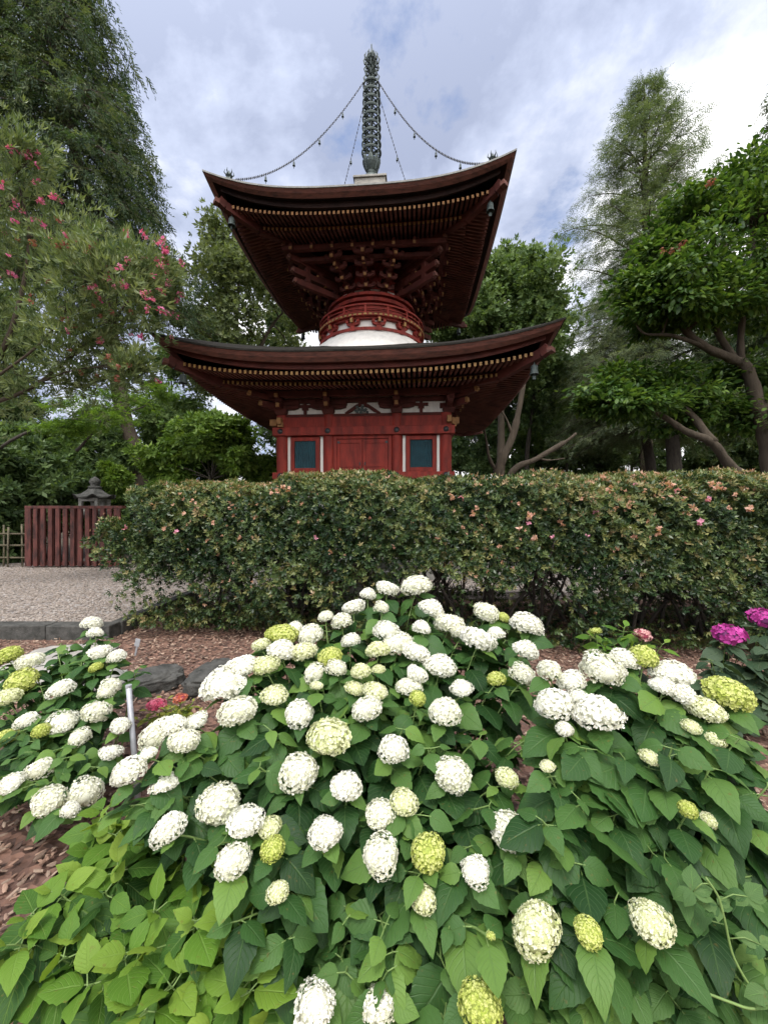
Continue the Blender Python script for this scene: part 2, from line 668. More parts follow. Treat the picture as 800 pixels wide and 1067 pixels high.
# kerb: long dressed stones along the front of the gravel and back round the hedge bed
kx = -16.0
mb = MB()
r = random.Random(4)
while kx < -3.4:
    l = min(r.uniform(1.2, 1.8), -3.21 - kx)
    mb.span(kx + .006, kx + l - .006, 4.55 + r.uniform(-.006, .006), 4.745, -.05, .165 + r.uniform(-.004, .004))
    kx += l
ky = 4.752
while ky < 6.7:
    l = min(r.uniform(.9, 1.3), 6.75 - ky)
    mb.span(-3.345, -3.2, ky + .006, ky + l - .006, -.05, .16 + r.uniform(-.004, .004))
    ky += l
tag(mb.build('kerb', M['dark_stone'], bevel=.012), kind='structure')


def chip_T(seed):
    """a flat curled flake of bark"""
    r = random.Random(seed)
    w = r.uniform(.35, .6)
    xs = [-w, -w * .35, w * .35, w]
    V = []
    for iy in range(4):
        y = -1 + iy * 2 / 3
        k = 1 - .45 * abs(y) ** 2 + r.uniform(-.12, .12)
        for x in xs:
            V.append((x * k, y + r.uniform(-.14, .14), .18 - .35 * (x / w) ** 2 * w + r.uniform(-.06, .06)))
    V2 = [(x * .97, y * .97, z - .09) for x, y, z in V]
    Fq = []
    for a in range(3):
        for b_ in range(3):
            q = (a * 4 + b_, a * 4 + b_ + 1, (a + 1) * 4 + b_ + 1, (a + 1) * 4 + b_)
            Fq.append(q)
    ring = [0, 1, 2, 3, 7, 11, 15, 14, 13, 12, 8, 4]
    for i in range(12):
        p, q = ring[i], ring[(i + 1) % 12]
        Fq.append((p, p + 16, q + 16, q))
    allv = np.array(V + V2) * .5
    uv = np.zeros((32, 2))
    return allv, np.array(Fq), uv


def rnd_mat(name, stops, rough=.85, scale=25, bstr=.5):
    m, nt, b = new_mat(name)
    at = nd(nt, 'ShaderNodeAttribute', attribute_name='rnd')
    n = len(stops)
    c = ramp(nt, at.outputs['Fac'], [(i / max(1, n - 1), s) for i, s in enumerate(stops)])
    f = noise(nt, scale, 4, .6)
    c = mix(nt, mathn(nt, 'MULTIPLY', f, .7), c, mix(nt, 1.0, c, (.45, .42, .4), 'MULTIPLY'))
    nt.links.new(c, b.inputs['Base Color'])
    b.inputs['Roughness'].default_value = rough
    if bstr:
        bump(nt, b, noise(nt, scale * 3, 4, .6), bstr, .004)
    return m


M['chips'] = rnd_mat('bark chips', [(.07, .042, .032), (.25, .145, .105), (.40, .26, .19), (.10, .06, .046), (.50, .37, .28), (.19, .13, .098)])
fo = Foliage()
for k in range(5):
    T = chip_T(k)
    n = 9000
    P = np.stack([RNG.uniform(-5.2, 5.5, n), .75 + 5.6 * RNG.random(n) ** 1.35, RNG.uniform(.006, .032, n)], 1)
    keep = ~((P[:, 0] < -3.2) & (P[:, 1] > 4.5))
    P = P[keep]
    n = len(P)
    d = norm(np.stack([RNG.normal(size=n), RNG.normal(size=n), RNG.normal(size=n) * .22], 1))
    up = norm(np.stack([RNG.normal(size=n) * .3, RNG.normal(size=n) * .3, np.ones(n)], 1))
    fo.scatter(T, P, frames(d, up), RNG.uniform(.016, .046, n))
tag(fo.build('mulch', M['chips'], smooth=False), 'reddish brown bark chips strewn over the planting bed', kind='stuff')

pv = np.array([(1, 0, 0), (0, 1, 0), (-1, 0, 0), (0, -1, 0), (.6, .6, .5), (-.6, .6, .55), (-.6, -.6, .5), (.6, -.6, .45)], dtype=float)
pf = np.array([(4, 5, 6, 7), (0, 1, 5, 4), (1, 2, 6, 5), (2, 3, 7, 6), (3, 0, 4, 7)])
M['pebble'] = rnd_mat('gravel pebbles', [(.15, .125, .105), (.36, .31, .27), (.50, .44, .395), (.24, .195, .165), (.42, .355, .31)], .8, 12, 0)
fo = Foliage()
for (x0, x1, y0, y1, n, s) in ((-10, -3.36, 4.76, 10.5, 30000, .017), (-3.3, 6, 6.8, 9.5, 9000, .02)):
    P = np.stack([RNG.uniform(x0, x1, n), y0 + (y1 - y0) * RNG.random(n) ** 1.2, np.full(n, GZ + .001)], 1)
    a = RNG.uniform(0, 2 * PI, n)
    d = np.stack([np.cos(a), np.sin(a), np.zeros(n)], 1)
    S = RNG.uniform(.6, 1.3, (n, 1)) * s * RNG.uniform(.7, 1.2, (n, 3))
    fo.scatter((pv, pf, np.zeros((8, 2))), P, frames(d, np.tile([0, 0, 1.0], (n, 1))), S)
tag(fo.build('gravel', M['pebble'], smooth=False), 'pale pinkish grey gravel on the path', kind='stuff')


# ------------------------------------------------------------------ stones in the bed
def rock(name, label, c, s, seed, mat, flat=1.0):
    bm = bmesh.new()
    bmesh.ops.create_icosphere(bm, subdivisions=5, radius=1)
    from mathutils import noise as mn
    for v in bm.verts:
        p = v.co.copy()
        q = Vector([math.copysign(abs(t) ** .62, t) for t in p])
        k = 1 + .16 * mn.noise(p * 1.4 + Vector((seed * 3.1, 0, 0))) + .12 * mn.noise(p * 3.3 + Vector((0, seed, 0))) + .05 * mn.noise(p * 8) + .03 * mn.noise(p * 17)
        v.co = Vector((q.x * s[0], q.y * s[1], q.z * s[2])) * k
    me = bpy.data.meshes.new(name)
    bm.to_mesh(me)
    bm.free()
    for p in me.polygons:
        p.use_smooth = True
    me.materials.append(mat)
    o = link(bpy.data.objects.new(name, me))
    o.location = c
    o.rotation_euler = (0, 0, seed * .7)
    return tag(o, label, 'rock', 'stones edging the bed')


rock('edging_rock', 'squat grey rock beside the grey stake, edging the bark mulch', (W(152, 726, 3.25).x, 3.3, .05), (.27, .17, .09), 1, M['dark_stone'])
rock('edging_rock', 'dark angular rock right behind the small pink hydrangea', (W(212, 722, 3.2).x, 3.35, .06), (.25, .15, .11), 2.1, M['dark_stone'])
rock('edging_rock', 'dark low rock half hidden under white hydrangea leaves at the left', (W(112, 722, 3.2).x, 3.2, .05), (.17, .16, .12), 3.3, M['stone'])
rock('flat_stone', 'pale flat stone slab among the white hydrangeas at the left edge', (W(60, 690, 3.8).x, 3.75, .0), (.42, .5, .10), .3, M['pale_stone'])

t = thing('garden_stake', 'thin grey pipe stake leaning in the mulch beside white hydrangeas', 'stake', (0, 0, 0))
mb = MB()
mb.tube([W(144, 812, 1.98) - Vector((0, 0, .12)), W(134, 716, 2.1)], .0135, 12)
mb.build('pipe', M['steel'], t, smooth=True)
mb = MB()
a, b = W(134, 717, 2.1), W(134, 714.5, 2.1)
mb.tube([a, b], .0155, 12)
mb.build('cap', M['steel'], t)
t = thing('plant_label', 'small grey plant label on a slanted spike in the mulch before the hedge', 'plant label', (0, 0, 0))
mb = MB()
p = W(141, 683, 4.05)
mb.box(p + Vector((0, 0, .0)), (.018, .008, .22), rot=Matrix.Rotation(R(12), 3, 'Y'))
mb.build('spike', M['steel'], t)
mb = MB()
mb.box(p + Vector((.026, -.006, .13)), (.05, .008, .08), rot=Matrix.Rotation(R(12), 3, 'Y'))
mb.build('plate', M['steel'], t)
# ------------------------------------------------------------------ the pagoda
M['rafter'] = plain('weathered rafters', (.12, .038, .027), .75, var=.4, scale=3, bstr=.15, spec=.3)
YAW = R(4.2)
pg = thing('pagoda', 'two storey dark red Japanese pagoda with curved square roofs and a tall bronze spire', 'pagoda', (-.353, 11.0, 0), -YAW)


def side(mb, k):
    mb.M = Matrix.Rotation(k * PI / 2, 4, 'Z')


def rise_f(ro):
    return lambda x, h: ro['rise'] * (min(1.0, abs(x) / ro['H'])) ** 3 * max(0, (h - ro['hi']) / (ro['H'] - ro['hi']))


LOW = dict(H=3.80, hi=2.05, top=4.52, rise=.42, inz=5.62, inr=1.45, fas=.17, tip_h=3.52, tip_z=4.20, slope=.17, kio=2.92, base_z=4.185, base_in=2.1, bslope=.19, n=66, prof=.95, ones=54)
UPP = dict(H=3.14, hi=1.5, top=8.13, rise=.47, inz=10.28, inr=.40, fas=.135, tip_h=2.84, tip_z=7.83, slope=.30, kio=2.33, base_z=7.86, base_in=1.55, bslope=.26, n=55, prof=.62, ones=44)


def roof(ro, name, label_front):
    H = ro['H']
    rf = rise_f(ro)
    NS, NT = 41, 15
    mbs = MB()

    def edge(s, inset, z):
        bow = 1 + .012 * abs(s) ** 4
        x = s * (H - inset) * bow
        y = -(H - inset) * bow
        return (x, y, z + ro['rise'] * abs(s) ** 3)

    for k in range(4):
        side(mbs, k)
        rows = []
        for i in range(NT):
            t = i / (NT - 1)
            h = H + (ro['inr'] - H) * t
            row = []
            for j in range(NS):
                s = -1 + 2 * j / (NS - 1)
                bow = 1 + .012 * abs(s) ** 4 * (1 - t)
                prof = ro['top'] + (ro['inz'] - ro['top']) * (ro['prof'] * t + (1 - ro['prof']) * t * t)
                row.append((s * h * bow, -h * bow, prof + ro['rise'] * abs(s) ** 3 * (1 - t) ** 1.6))
            rows.append(row)
        mbs.grid(rows, 0)
    cover = mbs.build(name, [M['bark_roof']], pg, smooth=True)
    # thick edge, grey lip, soffit
    mbl, mbf, mbb = MB(), MB(), MB()
    S = [-1 + 2 * j / (NS - 1) for j in range(NS)]
    t0, f0 = ro['top'], ro['fas']
    for k in range(4):
        for m_ in (mbl, mbf, mbb):
            side(m_, k)
        mbl.grid([[edge(s, -.012, t0 + .012) for s in S], [edge(s, -.012, t0 - .022) for s in S], [edge(s, .012, t0 - .026) for s in S]], 0, flip=True)
        mbl.grid([[edge(s, .06, t0 + .024) for s in S], [edge(s, -.012, t0 + .012) for s in S]], 0, flip=True)
        mbf.grid([[edge(s, .003, t0 - .024) for s in S], [edge(s, .05, t0 - f0 * .6) for s in S], [edge(s, .13, t0 - f0) for s in S]], 0, flip=True)
        # recess behind the bark edge, then the front board
        tz = ro['tip_z']
        mbb.grid([[edge(s, .13, t0 - f0) for s in S], [edge(s, .24, t0 - f0 + .02) for s in S], [edge(s, .245, tz + .06) for s in S], [edge(s, .30, tz + .055) for s in S]], 0, flip=True)
    mbl.build('roof_lip', M['roof_lip' if ro is UPP else 'bark_roof'], cover)
    mbf.build('bark_edge', M['fascia'], cover)
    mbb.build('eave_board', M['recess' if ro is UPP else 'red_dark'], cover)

    # soffit boards and the two tiers of rafters
    mbs = MB()
    zf = lambda x, h: ro['tip_z'] + (ro['tip_h'] - h) * ro['slope'] + rf(x, h)
    zb = lambda x, h: ro['base_z'] + (ro['kio'] - h) * ro['bslope'] + rf(x, h)
    for k in range(4):
        side(mbs, k)
        hs = [H - .30, (H - .3 + ro['kio']) / 2, ro['kio'] - .03]
        mbs.grid([[(s * h, -h, zf(s * h, h) + .052) for s in S] for h in hs], 0, flip=True)
        h = ro['kio'] - .03
        hs = [h, (h + ro['base_in']) / 2, ro['base_in'] - .1]
        mbs.grid([[(s * h, -h, zb(s * h, h) + .056) for s in S] for h in hs], 0, flip=True)
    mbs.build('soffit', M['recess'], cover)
    # the beam carrying the outer tier
    mbk = MB()
    for k in range(4):
        side(mbk, k)
        h0, h1 = ro['kio'] - .10, ro['kio'] - .01
        def q(h, dz, fn):
            return [(s * h, -h, fn(s * h, h) + dz) for s in S]
        mbk.grid([q(h1, -.055, zf), q(h1, .045, zb), q(h0, .045, zb), q(h0, -.05, zf)], 0, flip=True)
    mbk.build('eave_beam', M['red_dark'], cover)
    w, ht = .050, .066
    rest = MB()

    def raft(m_, x, h0, h1, fn):
        vs = []
        for h in (h0, h1):
            z = fn(x, h)
            for (i, j) in ((-1, -1), (1, -1), (1, 1), (-1, 1)):
                vs.append((x + i * w / 2, -h, z + j * ht / 2))
        m_.add(vs, [(0, 1, 2, 3), (7, 6, 5, 4), (0, 4, 5, 1), (1, 5, 6, 2), (2, 6, 7, 3), (3, 7, 4, 0)], [1, 0, 0, 0, 0, 0])

    n = ro['n']
    for k in range(4):
        side(rest, k)
        for i in range(n):
            x = (-1 + 2 * (i + .5) / n) * (ro['tip_h'] - .10)
            hin = max(ro['kio'] - .35, abs(x) + .03)
            if hin < ro['tip_h'] - .04:
                if k == 0 and abs(i - (n - 1) / 2) < ro['ones'] / 2:
                    one = MB()
                    raft(one, x, ro['tip_h'], hin, zf)
                    one.build('rafter', [M['rafter'], M['gold_dim' if ro is UPP else 'gold']], cover)
                else:
                    raft(rest, x, ro['tip_h'], hin, zf)
            hin = max(ro['base_in'], abs(x) + .03)
            if abs(x) < ro['kio'] - .06:
                raft(rest, x, ro['kio'] + .03, hin, zb)
    tag(rest.build('rafters', [M['rafter'], M['gold_dim' if ro is UPP else 'gold']], cover), kind='stuff')
    # hip rafters with a turned up nose
    for k in range(4):
        a = k * PI / 2
        hb = MB()
        side(hb, k)
        pts = []
        for h in (ro['base_in'] - .1, ro['kio'], ro['tip_h'] + .02):
            pts.append(Vector((h, -h, zb(h, min(h, ro['kio'])) - .03 if h <= ro['kio'] else zf(h, h) - .05)))
        nose = pts[-1] + Vector((.10, -.10, .07))
        for p, q_ in ((pts[0], pts[1]), (pts[1], pts[2]), (pts[2], nose)):
            hb.beam(p, q_, .13, .17, 0)
        hb.beam(nose - Vector((.005, -.005, .06)), nose + Vector((.06, -.06, -.05)), .15, .09, 1)
        hb.build('hip_rafter', [M['red_dark'], M['fascia']], cover)
        # the bell under the corner
        hb = MB()
        side(hb, k)
        bp = pts[2] + Vector((-.10, .10, -.10))
        hb.lathe([(.012, .0), (.012, -.07), (.05, -.075), (.062, -.10), (.068, -.2), (.085, -.245), (.078, -.245), (.05, -.1), (.0, -.085)], 14, bp)
        hb.tube([bp + Vector((0, 0, -.08)), bp + Vector((0, 0, -.27))], .01, 5)
        hb.box(bp + Vector((0, 0, -.30)), (.06, .012, .07))
        hb.build('wind_bell', M['bronze'], cover, smooth=False)
        # the small finial standing on the hip
        hb = MB()
        side(hb, k)
        hh = H - .34
        zt = ro['top'] + ro['rise'] * .80 + .21
        if ro is UPP:
            c = Vector((hh, -hh, zt))
            hb.box(c + Vector((0, 0, -.02)), (.12, .12, .10), taper=.7)
            hb.lathe([(.05, .03), (.075, .06), (.06, .10), (.02, .14), (.0, .20)], 10, c)
            for j in range(6):
                a_ = j * PI / 3
                hb.tube([c + Vector((.05 * math.cos(a_), .05 * math.sin(a_), .06)), c + Vector((.10 * math.cos(a_), .10 * math.sin(a_), .11)), c + Vector((.085 * math.cos(a_), .085 * math.sin(a_), .18))], [.015, .012, .003], 5)
            hb.build('corner_finial', M['bronze'], cover)
    return cover


low = roof(LOW, 'lower_roof', '')
upp = roof(UPP, 'upper_roof', '')

# ---- lower storey
BH = 2.05
mb = MB()
mb.span(-3.0, 3.0, -3.0, 3.0, 0, 1.30)
mb.span(-3.08, 3.08, -3.08, 3.08, 1.30, 1.45)
mb.build('stone_base', M['stone'], pg, bevel=.02)
for k in range(9):
    pass
mb = MB()
for k in range(7):
    mb.span(-.9, .9, -3.09 - .27 * (k + 1), -3.09 - .27 * k, 0, 1.45 - .2 * (k + 1) + .02)
mb.build('stone_steps', M['stone'], pg, bevel=.015)
mb = MB()
mb.lathe([(2.75 * 1.0, 1.45), (2.68, 1.7), (2.45, 1.92), (2.3, 1.99)], 4)
mb.v = [tuple(Matrix.Rotation(PI / 4, 4, 'Z') @ Vector((p[0] * 1.06, p[1] * 1.06, p[2]))) for p in mb.v]
mb.build('plaster_plinth', M['plaster'], pg)
mb = MB()
mb.span(-1.93, 1.93, -1.93, 1.93, 1.9, 3.72)
mb.build('wall', M['red'], pg)
PX = [-1.91, -.795, .795, 1.91]
z0, z1 = 1.95, 3.47
for k in range(4):
    for i, x in enumerate(PX[:3] if True else PX):
        p = MB()
        side(p, k)
        p.lathe([(.145, z0), (.145, z1 + .3)], 20, (x, -1.91, 0))
        p.build('post', M['red'], pg, smooth=True)
    # beams: ground sill, waist, head, tie beam
    for (zz, hh, yy, ex) in ((2.345, .15, 2.045, 2.10), (3.375, .19, 2.045, 2.10), (3.60, .24, 1.955, 2.0)):
        b_ = MB()
        side(b_, k)
        b_.span(-ex, ex - .12, -yy - .065, -yy + .08, zz - hh / 2, zz + hh / 2)
        o = b_.build('tie_beam', M['red'], pg, bevel=.008)
        if zz < 3.5:
            s_ = MB()
            side(s_, k)
            for x in PX:
                s_.lathe([(.0, .03), (.035, .028), (.055, .012), (.062, 0)], 12)
                nn = len(s_.v) - 48
                for q in range(nn, len(s_.v)):
                    pass
            s_ = MB()
            for x in PX:
                base = len(s_.v)
                s_.M = Matrix.Rotation(k * PI / 2, 4, 'Z') @ Matrix.Translation((x, -yy - .066, zz)) @ Matrix.Rotation(PI / 2, 4, 'X')
                s_.lathe([(.064, 0), (.056, .014), (.035, .03), (.002, .034)], 12)
            s_.build('metal_boss', M['iron'], o, smooth=True)
    # door of the middle bay
    if True:
        fr = MB()
        side(fr, k)
        y = -1.93
        for x in (-.635, .635):
            fr.span(x - .04, x + .04, y - .09, y, 2.0, 3.28)
        fr.span(-.595, .595, y - .09, y, 3.20, 3.278)
        d0 = fr.build('door_frame', M['red'], pg, bevel=.006)
        for sx in (-1, 1):
            dr = MB()
            side(dr, k)
            xa, xb = (.006, .59) if sx > 0 else (-.59, -.006)
            dr.span(xa, xb, y - .045, y - .003, 2.0, 3.19)
            for (a0, a1) in ((2.0, 2.10), (2.55, 2.62), (3.10, 3.19)):
                dr.span(xa, xb, y - .062, y - .047, a0, a1)
            for xs in (xa, xb - .06 if sx > 0 else xb - .06):
                dr.span(xs, xs + .06, y - .0655, y - .047, 2.0, 3.19)
            dr.build('door', M['red'], pg)
        hd = MB()
        side(hd, k)
        for sx in (-1, 1):
            hd.box((sx * .06, y - .075, 2.62), (.025, .02, .07))
            hd.box((sx * .56, y - .07, 3.12), (.06, .012, .05))
        hd.build('door_fitting', M['iron'], d0)
        # lattice windows and the white strips beside them
        for sx in (-1, 1):
            cx = sx * 1.355
            wf = MB()
            side(wf, k)
            hw, zt, zb_ = .30, 3.255, 2.43
            for x in (cx - hw, cx + hw):
                wf.span(x - .045, x + .045, y - .075, y, zb_, zt)
            wf.span(cx - hw + .045, cx + hw - .045, y - .075, y, zb_, zb_ + .10)
            wf.span(cx - hw + .045, cx + hw - .045, y - .075, y, zt - .09, zt)
            wo = wf.build('window', M['red'], pg, bevel=.006)
            la = MB()
            side(la, k)
            la.span(cx - hw + .045, cx + hw - .045, y - .012, y - .003, zb_ + .1, zt - .09)
            for q in range(11):
                x = cx - .235 + .47 * q / 10
                la.box((x, y - .03, (zb_ + zt) / 2 + .005), (.026, .026, zt - zb_ - .19), rot=Matrix.Rotation(R(45), 3, 'Z'))
            la.build('lattice', M['teal'], wo)
            for x in (cx - .40, cx + .40):
                st = MB()
                side(st, k)
                st.span(x - .042, x + .042, y - .03, y - .003, 2.425, 3.27)
                st.build('plaster_strip', M['plaster'], pg)
    # plaster and timber between tie beam and eaves
    pl = MB()
    side(pl, k)
    pl.span(-1.93, 1.90, -1.94, -1.88, 3.725, 4.34)
    pl.build('plaster_panel', M['plaster'], pg)
    tb = MB()
    side(tb, k)
    tb.span(-2.28, 2.20, -2.28, -2.14, 4.13, 4.26)
    tb.span(-2.0, 1.9, -2.02, -1.942, 4.05, 4.15)
    tb.span(-2.0, 1.9, -2.0, -1.942, 3.724, 3.79)
    tb.build('eave_purlin', M['red_dark'], pg)
    for i, x in enumerate(PX[:3]):
        corner = i == 0
        b_ = MB()
        side(b_, k)
        y = -1.98
        b_.box((x, y, 3.80), (.22, .22, .06), 0, taper=1.15)
        b_.box((x, y, 3.87), (.27, .27, .08), 0)
        # side arm with curved underside
        b_.prism([(x - .42, 3.99), (x - .40, 3.93), (x - .28, 3.90), (x + .28, 3.90), (x + .40, 3.93), (x + .42, 3.99)], y - .07, y + .05)
        b_.prism([(x - .36, 4.08), (x - .34, 4.0), (x + .34, 4.0), (x + .36, 4.08)], y - .062, y + .04)
        for dx in (-.36, 0, .36):
            b_.box((x + dx, y - .01, 4.045), (.14, .16, .11), 0)
        # arms reaching out to the purlin
        b_.beam((x, y + .2, 3.945), (x, y - .30, 3.945), .11, .12, 0, 0)
        b_.box((x, y - .32, 3.945), (.08, .05, .09), 1)
        b_.box((x, y - .22, 4.06), (.15, .15, .10), 0)
        b_.beam((x, y + .2, 4.14), (x, y - .38, 4.14), .10, .10, 0)
        b_.box((x, y - .405, 4.14), (.08, .05, .08), 1)
        if corner:
            dg = Vector((-1, -1, 0)).normalized()
            c0 = Vector((x, y, 0))
            b_.beam(c0 + Vector((0, 0, 3.94)), c0 + dg * .5 + Vector((0, 0, 3.97)), .11, .13, 0)
            b_.beam(c0 + dg * .5 + Vector((0, 0, 3.97)), c0 + dg * .56 + Vector((0, 0, 3.98)), .09, .10, 1)
            b_.beam(c0 + Vector((0, 0, 4.10)), c0 + dg * .75 + Vector((0, 0, 4.15)), .11, .12, 0)
            b_.beam(c0 + dg * .75 + Vector((0, 0, 4.15)), c0 + dg * .82 + Vector((0, 0, 4.17)), .09, .10, 1)
            b_.box(c0 + Vector((-.20, 0, 3.60)), (.16, .10, .15), 1)
            b_.box(c0 + Vector((0, -.16, 3.60)), (.10, .16, .15), 1)
            b_.box(c0 + Vector((.02, -.16, 3.52)), (.13, .05, .10), 1)
        b_.build('bracket', [M['red_dark'], M['gold_dim']], pg, bevel=.006)
    for x in (-1.355, 0, 1.355):
        fs = MB()
        side(fs, k)
        y = -1.965
        if x:
            fs.box((x, y, 3.91), (.07, .06, .26))
            fs.box((x, y, 3.98), (.32, .07, .06))
            fs.box((x, y, 3.92), (.14, .065, .06))
        else:
            for s_ in (-1, 1):
                fs.prism([(s_ * .04, 4.04), (s_ * .16, 3.99), (s_ * .42, 3.81), (s_ * .40, 3.785), (s_ * .26, 3.83), (s_ * .13, 3.93), (s_ * .03, 3.96)][::s_], y - .03, y + .03)
            fs.box((0, y, 4.03), (.2, .07, .05))
        o = fs.build('frog_leg_strut', M['red_dark'], pg)
        if not x:
            cv = MB()
            side(cv, k)
            r = random.Random(3)
            for q in range(14):
                a_ = r.uniform(0, 2 * PI)
                rr = r.uniform(0, .13)
                cv.box((rr * 1.5 * math.cos(a_), y - .03 - r.uniform(0, .02), 3.885 + rr * .7 * math.sin(a_)), (.07, .04, .05), rot=Matrix.Rotation(r.uniform(0, 3), 3, 'Y'), taper=.6)
            cv.build('carving', M['bronze'], o, smooth=False)

# ---- plaster dome and the round upper storey
mb = MB()
mb.lathe([(1.98, 5.30), (1.88, 5.50), (1.74, 5.68), (1.59, 5.84), (1.47, 5.94), (1.30, 6.0)], 64)
mb.build('plaster_dome', M['plaster'], pg, smooth=True)
mb = MB()
mb.lathe([(1.43, 5.985), (1.47, 5.985), (1.47, 6.055), (1.36, 6.06)], 64)
ring = mb.build('ring_sill', M['red'], pg, smooth=False)
mb = MB()
mb.lathe([(1.30, 6.0), (1.30, 6.33)], 64)
mb.build('plaster_drum', M['plaster'], pg, smooth=True)
NB = 16
for k in range(13):
    a = 2 * PI * (k + .5) / 13 - PI / 2
    Mz = Matrix.Rotation(a + PI / 2, 4, 'Z')
    b_ = MB()
    b_.M = Mz
    y = -1.34
    b_.box((0, y, 6.10), (.13, .13, .07), 0)
    b_.prism([(-.17, 6.22), (-.16, 6.18), (-.10, 6.15), (.10, 6.15), (.16, 6.18), (.17, 6.22)], y - .05, y + .03)
    for dx in (-.14, 0, .14):
        b_.box((dx, y - .02, 6.25), (.075, .10, .06), 0)
    b_.beam((0, y + .1, 6.30), (0, y - .12, 6.30), .07, .05, 0)
    b_.box((0, y - .11, 6.25), (.06, .05, .10), 1)
    b_.build('deck_bracket', [M['red'], M['gold']], pg)
mb = MB()
mb.lathe([(1.25, 6.30), (1.40, 6.30), (1.40, 6.335), (1.25, 6.335)], 64, closed=True)
mb.build('deck_beam', M['red'], pg)
mb = MB()
mb.lathe([(1.0, 6.34), (1.47, 6.34), (1.47, 6.40), (1.0, 6.40)], 96, mat=0, closed=True)
for k in range(72):
    a = 2 * PI * k / 72
    mb.box((1.475 * math.cos(a), 1.475 * math.sin(a), 6.37), (.022, .075, .045), 1, rot=Matrix.Rotation(a, 3, 'Z'))
mb.build('deck', [M['red'], M['gold']], pg)
rl = MB()
for (z, rr, w_) in ((6.445, 1.42, .016), (6.53, 1.42, .015), (6.625, 1.43, .026)):
    rl.lathe([(rr - w_, z - w_ * .8), (rr + w_, z - w_ * .8), (rr + w_, z + w_ * .8), (rr - w_, z + w_ * .8)], 72, closed=True)
rail = rl.build('railing', M['red'], pg)
for k in range(16):
    a = 2 * PI * k / 16 - PI / 2
    p = MB()
    p.box((1.42 * math.cos(a), 1.42 * math.sin(a), 6.505), (.05, .05, .21), rot=Matrix.Rotation(a, 3, 'Z'))
    p.build('railing_post', M['red'], rail)
mb = MB()
mb.lathe([(1.0, 6.40), (1.0, 8.0)], 48)
mb.build('drum', M['red'], pg, smooth=True)
mb = MB()
for (z, h_, rr) in ((6.70, .07, 1.08), (6.92, .09, 1.16), (7.03, .07, 1.22)):
    mb.lathe([(.99, z - h_ / 2), (rr, z - h_ / 2), (rr, z + h_ / 2), (.99, z + h_ / 2)], 64, closed=True)
mb.build('drum_band', M['red'], pg)
mb = MB()
mb.lathe([(1.03, 7.085), (1.03, 7.22)], 64)
mb.build('plaster_band', M['plaster'], pg)
for k in range(NB):
    a = 2 * PI * k / NB - PI / 2
    Mz = Matrix.Rotation(a + PI / 2, 4, 'Z')
    b_ = MB()
    b_.M = Mz
    diag = k % 4 == 2
    b_.box((0, -1.08, 7.12), (.15, .15, .09), 0, taper=1.2)
    ext = 1.0
    for i, (rr, z) in enumerate(((1.30, 7.17), (1.52, 7.31), (1.75, 7.45), (1.98, 7.59))):
        rr *= 1 + (ext - 1) * (i / 3)
        b_.beam((0, -.95, z), (0, -rr, z), .085, .085, 0)
        b_.box((0, -rr - .012, z), (.07, .05, .07), 1)
        b_.box((0, -rr + .06, z + .07), (.12, .12, .06), 0, taper=1.15)
        if i in (0, 1, 2, 3) and not diag:
            b_.prism([(-.24, z + .05), (-.22, z), (-.12, z - .03), (.12, z - .03), (.22, z), (.24, z + .05)], -rr + .03, -rr + .10)
            for dx in (-.19, .19):
                b_.box((dx, -rr + .065, z + .075), (.08, .09, .05), 0)
        if not diag and i == 2:
            b_.beam((0, -1.0, z + .16), (0, -rr - .10, z + .02), .075, .085, 0)
            b_.box((0, -rr - .12, z + .02), (.06, .03, .07), 1)
    if diag:
        for (r1, z_a, z_b) in ((2.36, 7.14, 7.12), (2.42, 7.36, 7.36), (2.52, 7.62, 7.64), (2.66, 7.86, 7.88)):
            b_.beam((0, -1.0, z_a), (0, -r1, z_b), .11, .14, 0)
            b_.beam((0, -r1, z_b), (0, -r1 - .06, z_b + .02), .095, .11, 3)
        b_.box((0, -2.62, 7.99), (.06, .36, .10), 2)
        b_.box((0, -2.05, 7.50), (.12, .12, .62), 0)
    b_.build('bracket', [M['red_dark'], M['gold_dim'], M['bronze'], M['fascia']], pg)
mb = MB()
for k in range(4):
    side(mb, k)
    mb.span(-1.93, 1.82, -1.93, -1.82, 7.71, 7.82)
    mb.span(-1.66, 1.55, -1.66, -1.55, 7.60, 7.70)
    mb.span(-1.60, 1.60, -1.60, -.2, 7.94, 7.96)
mb.build('eave_purlin', M['red_dark'], pg)
for k in range(4):
    for x in (-1.7, -1.2, -.72, -.24, .24, .72, 1.2):
        b_ = MB()
        side(b_, k)
        b_.box((x, -1.97, 7.74), (.075, .07, .17), 0)
        b_.box((x, -2.02, 7.70), (.06, .03, .06), 1)
        b_.build('strut', [M['red_dark'], M['gold_dim']], pg)

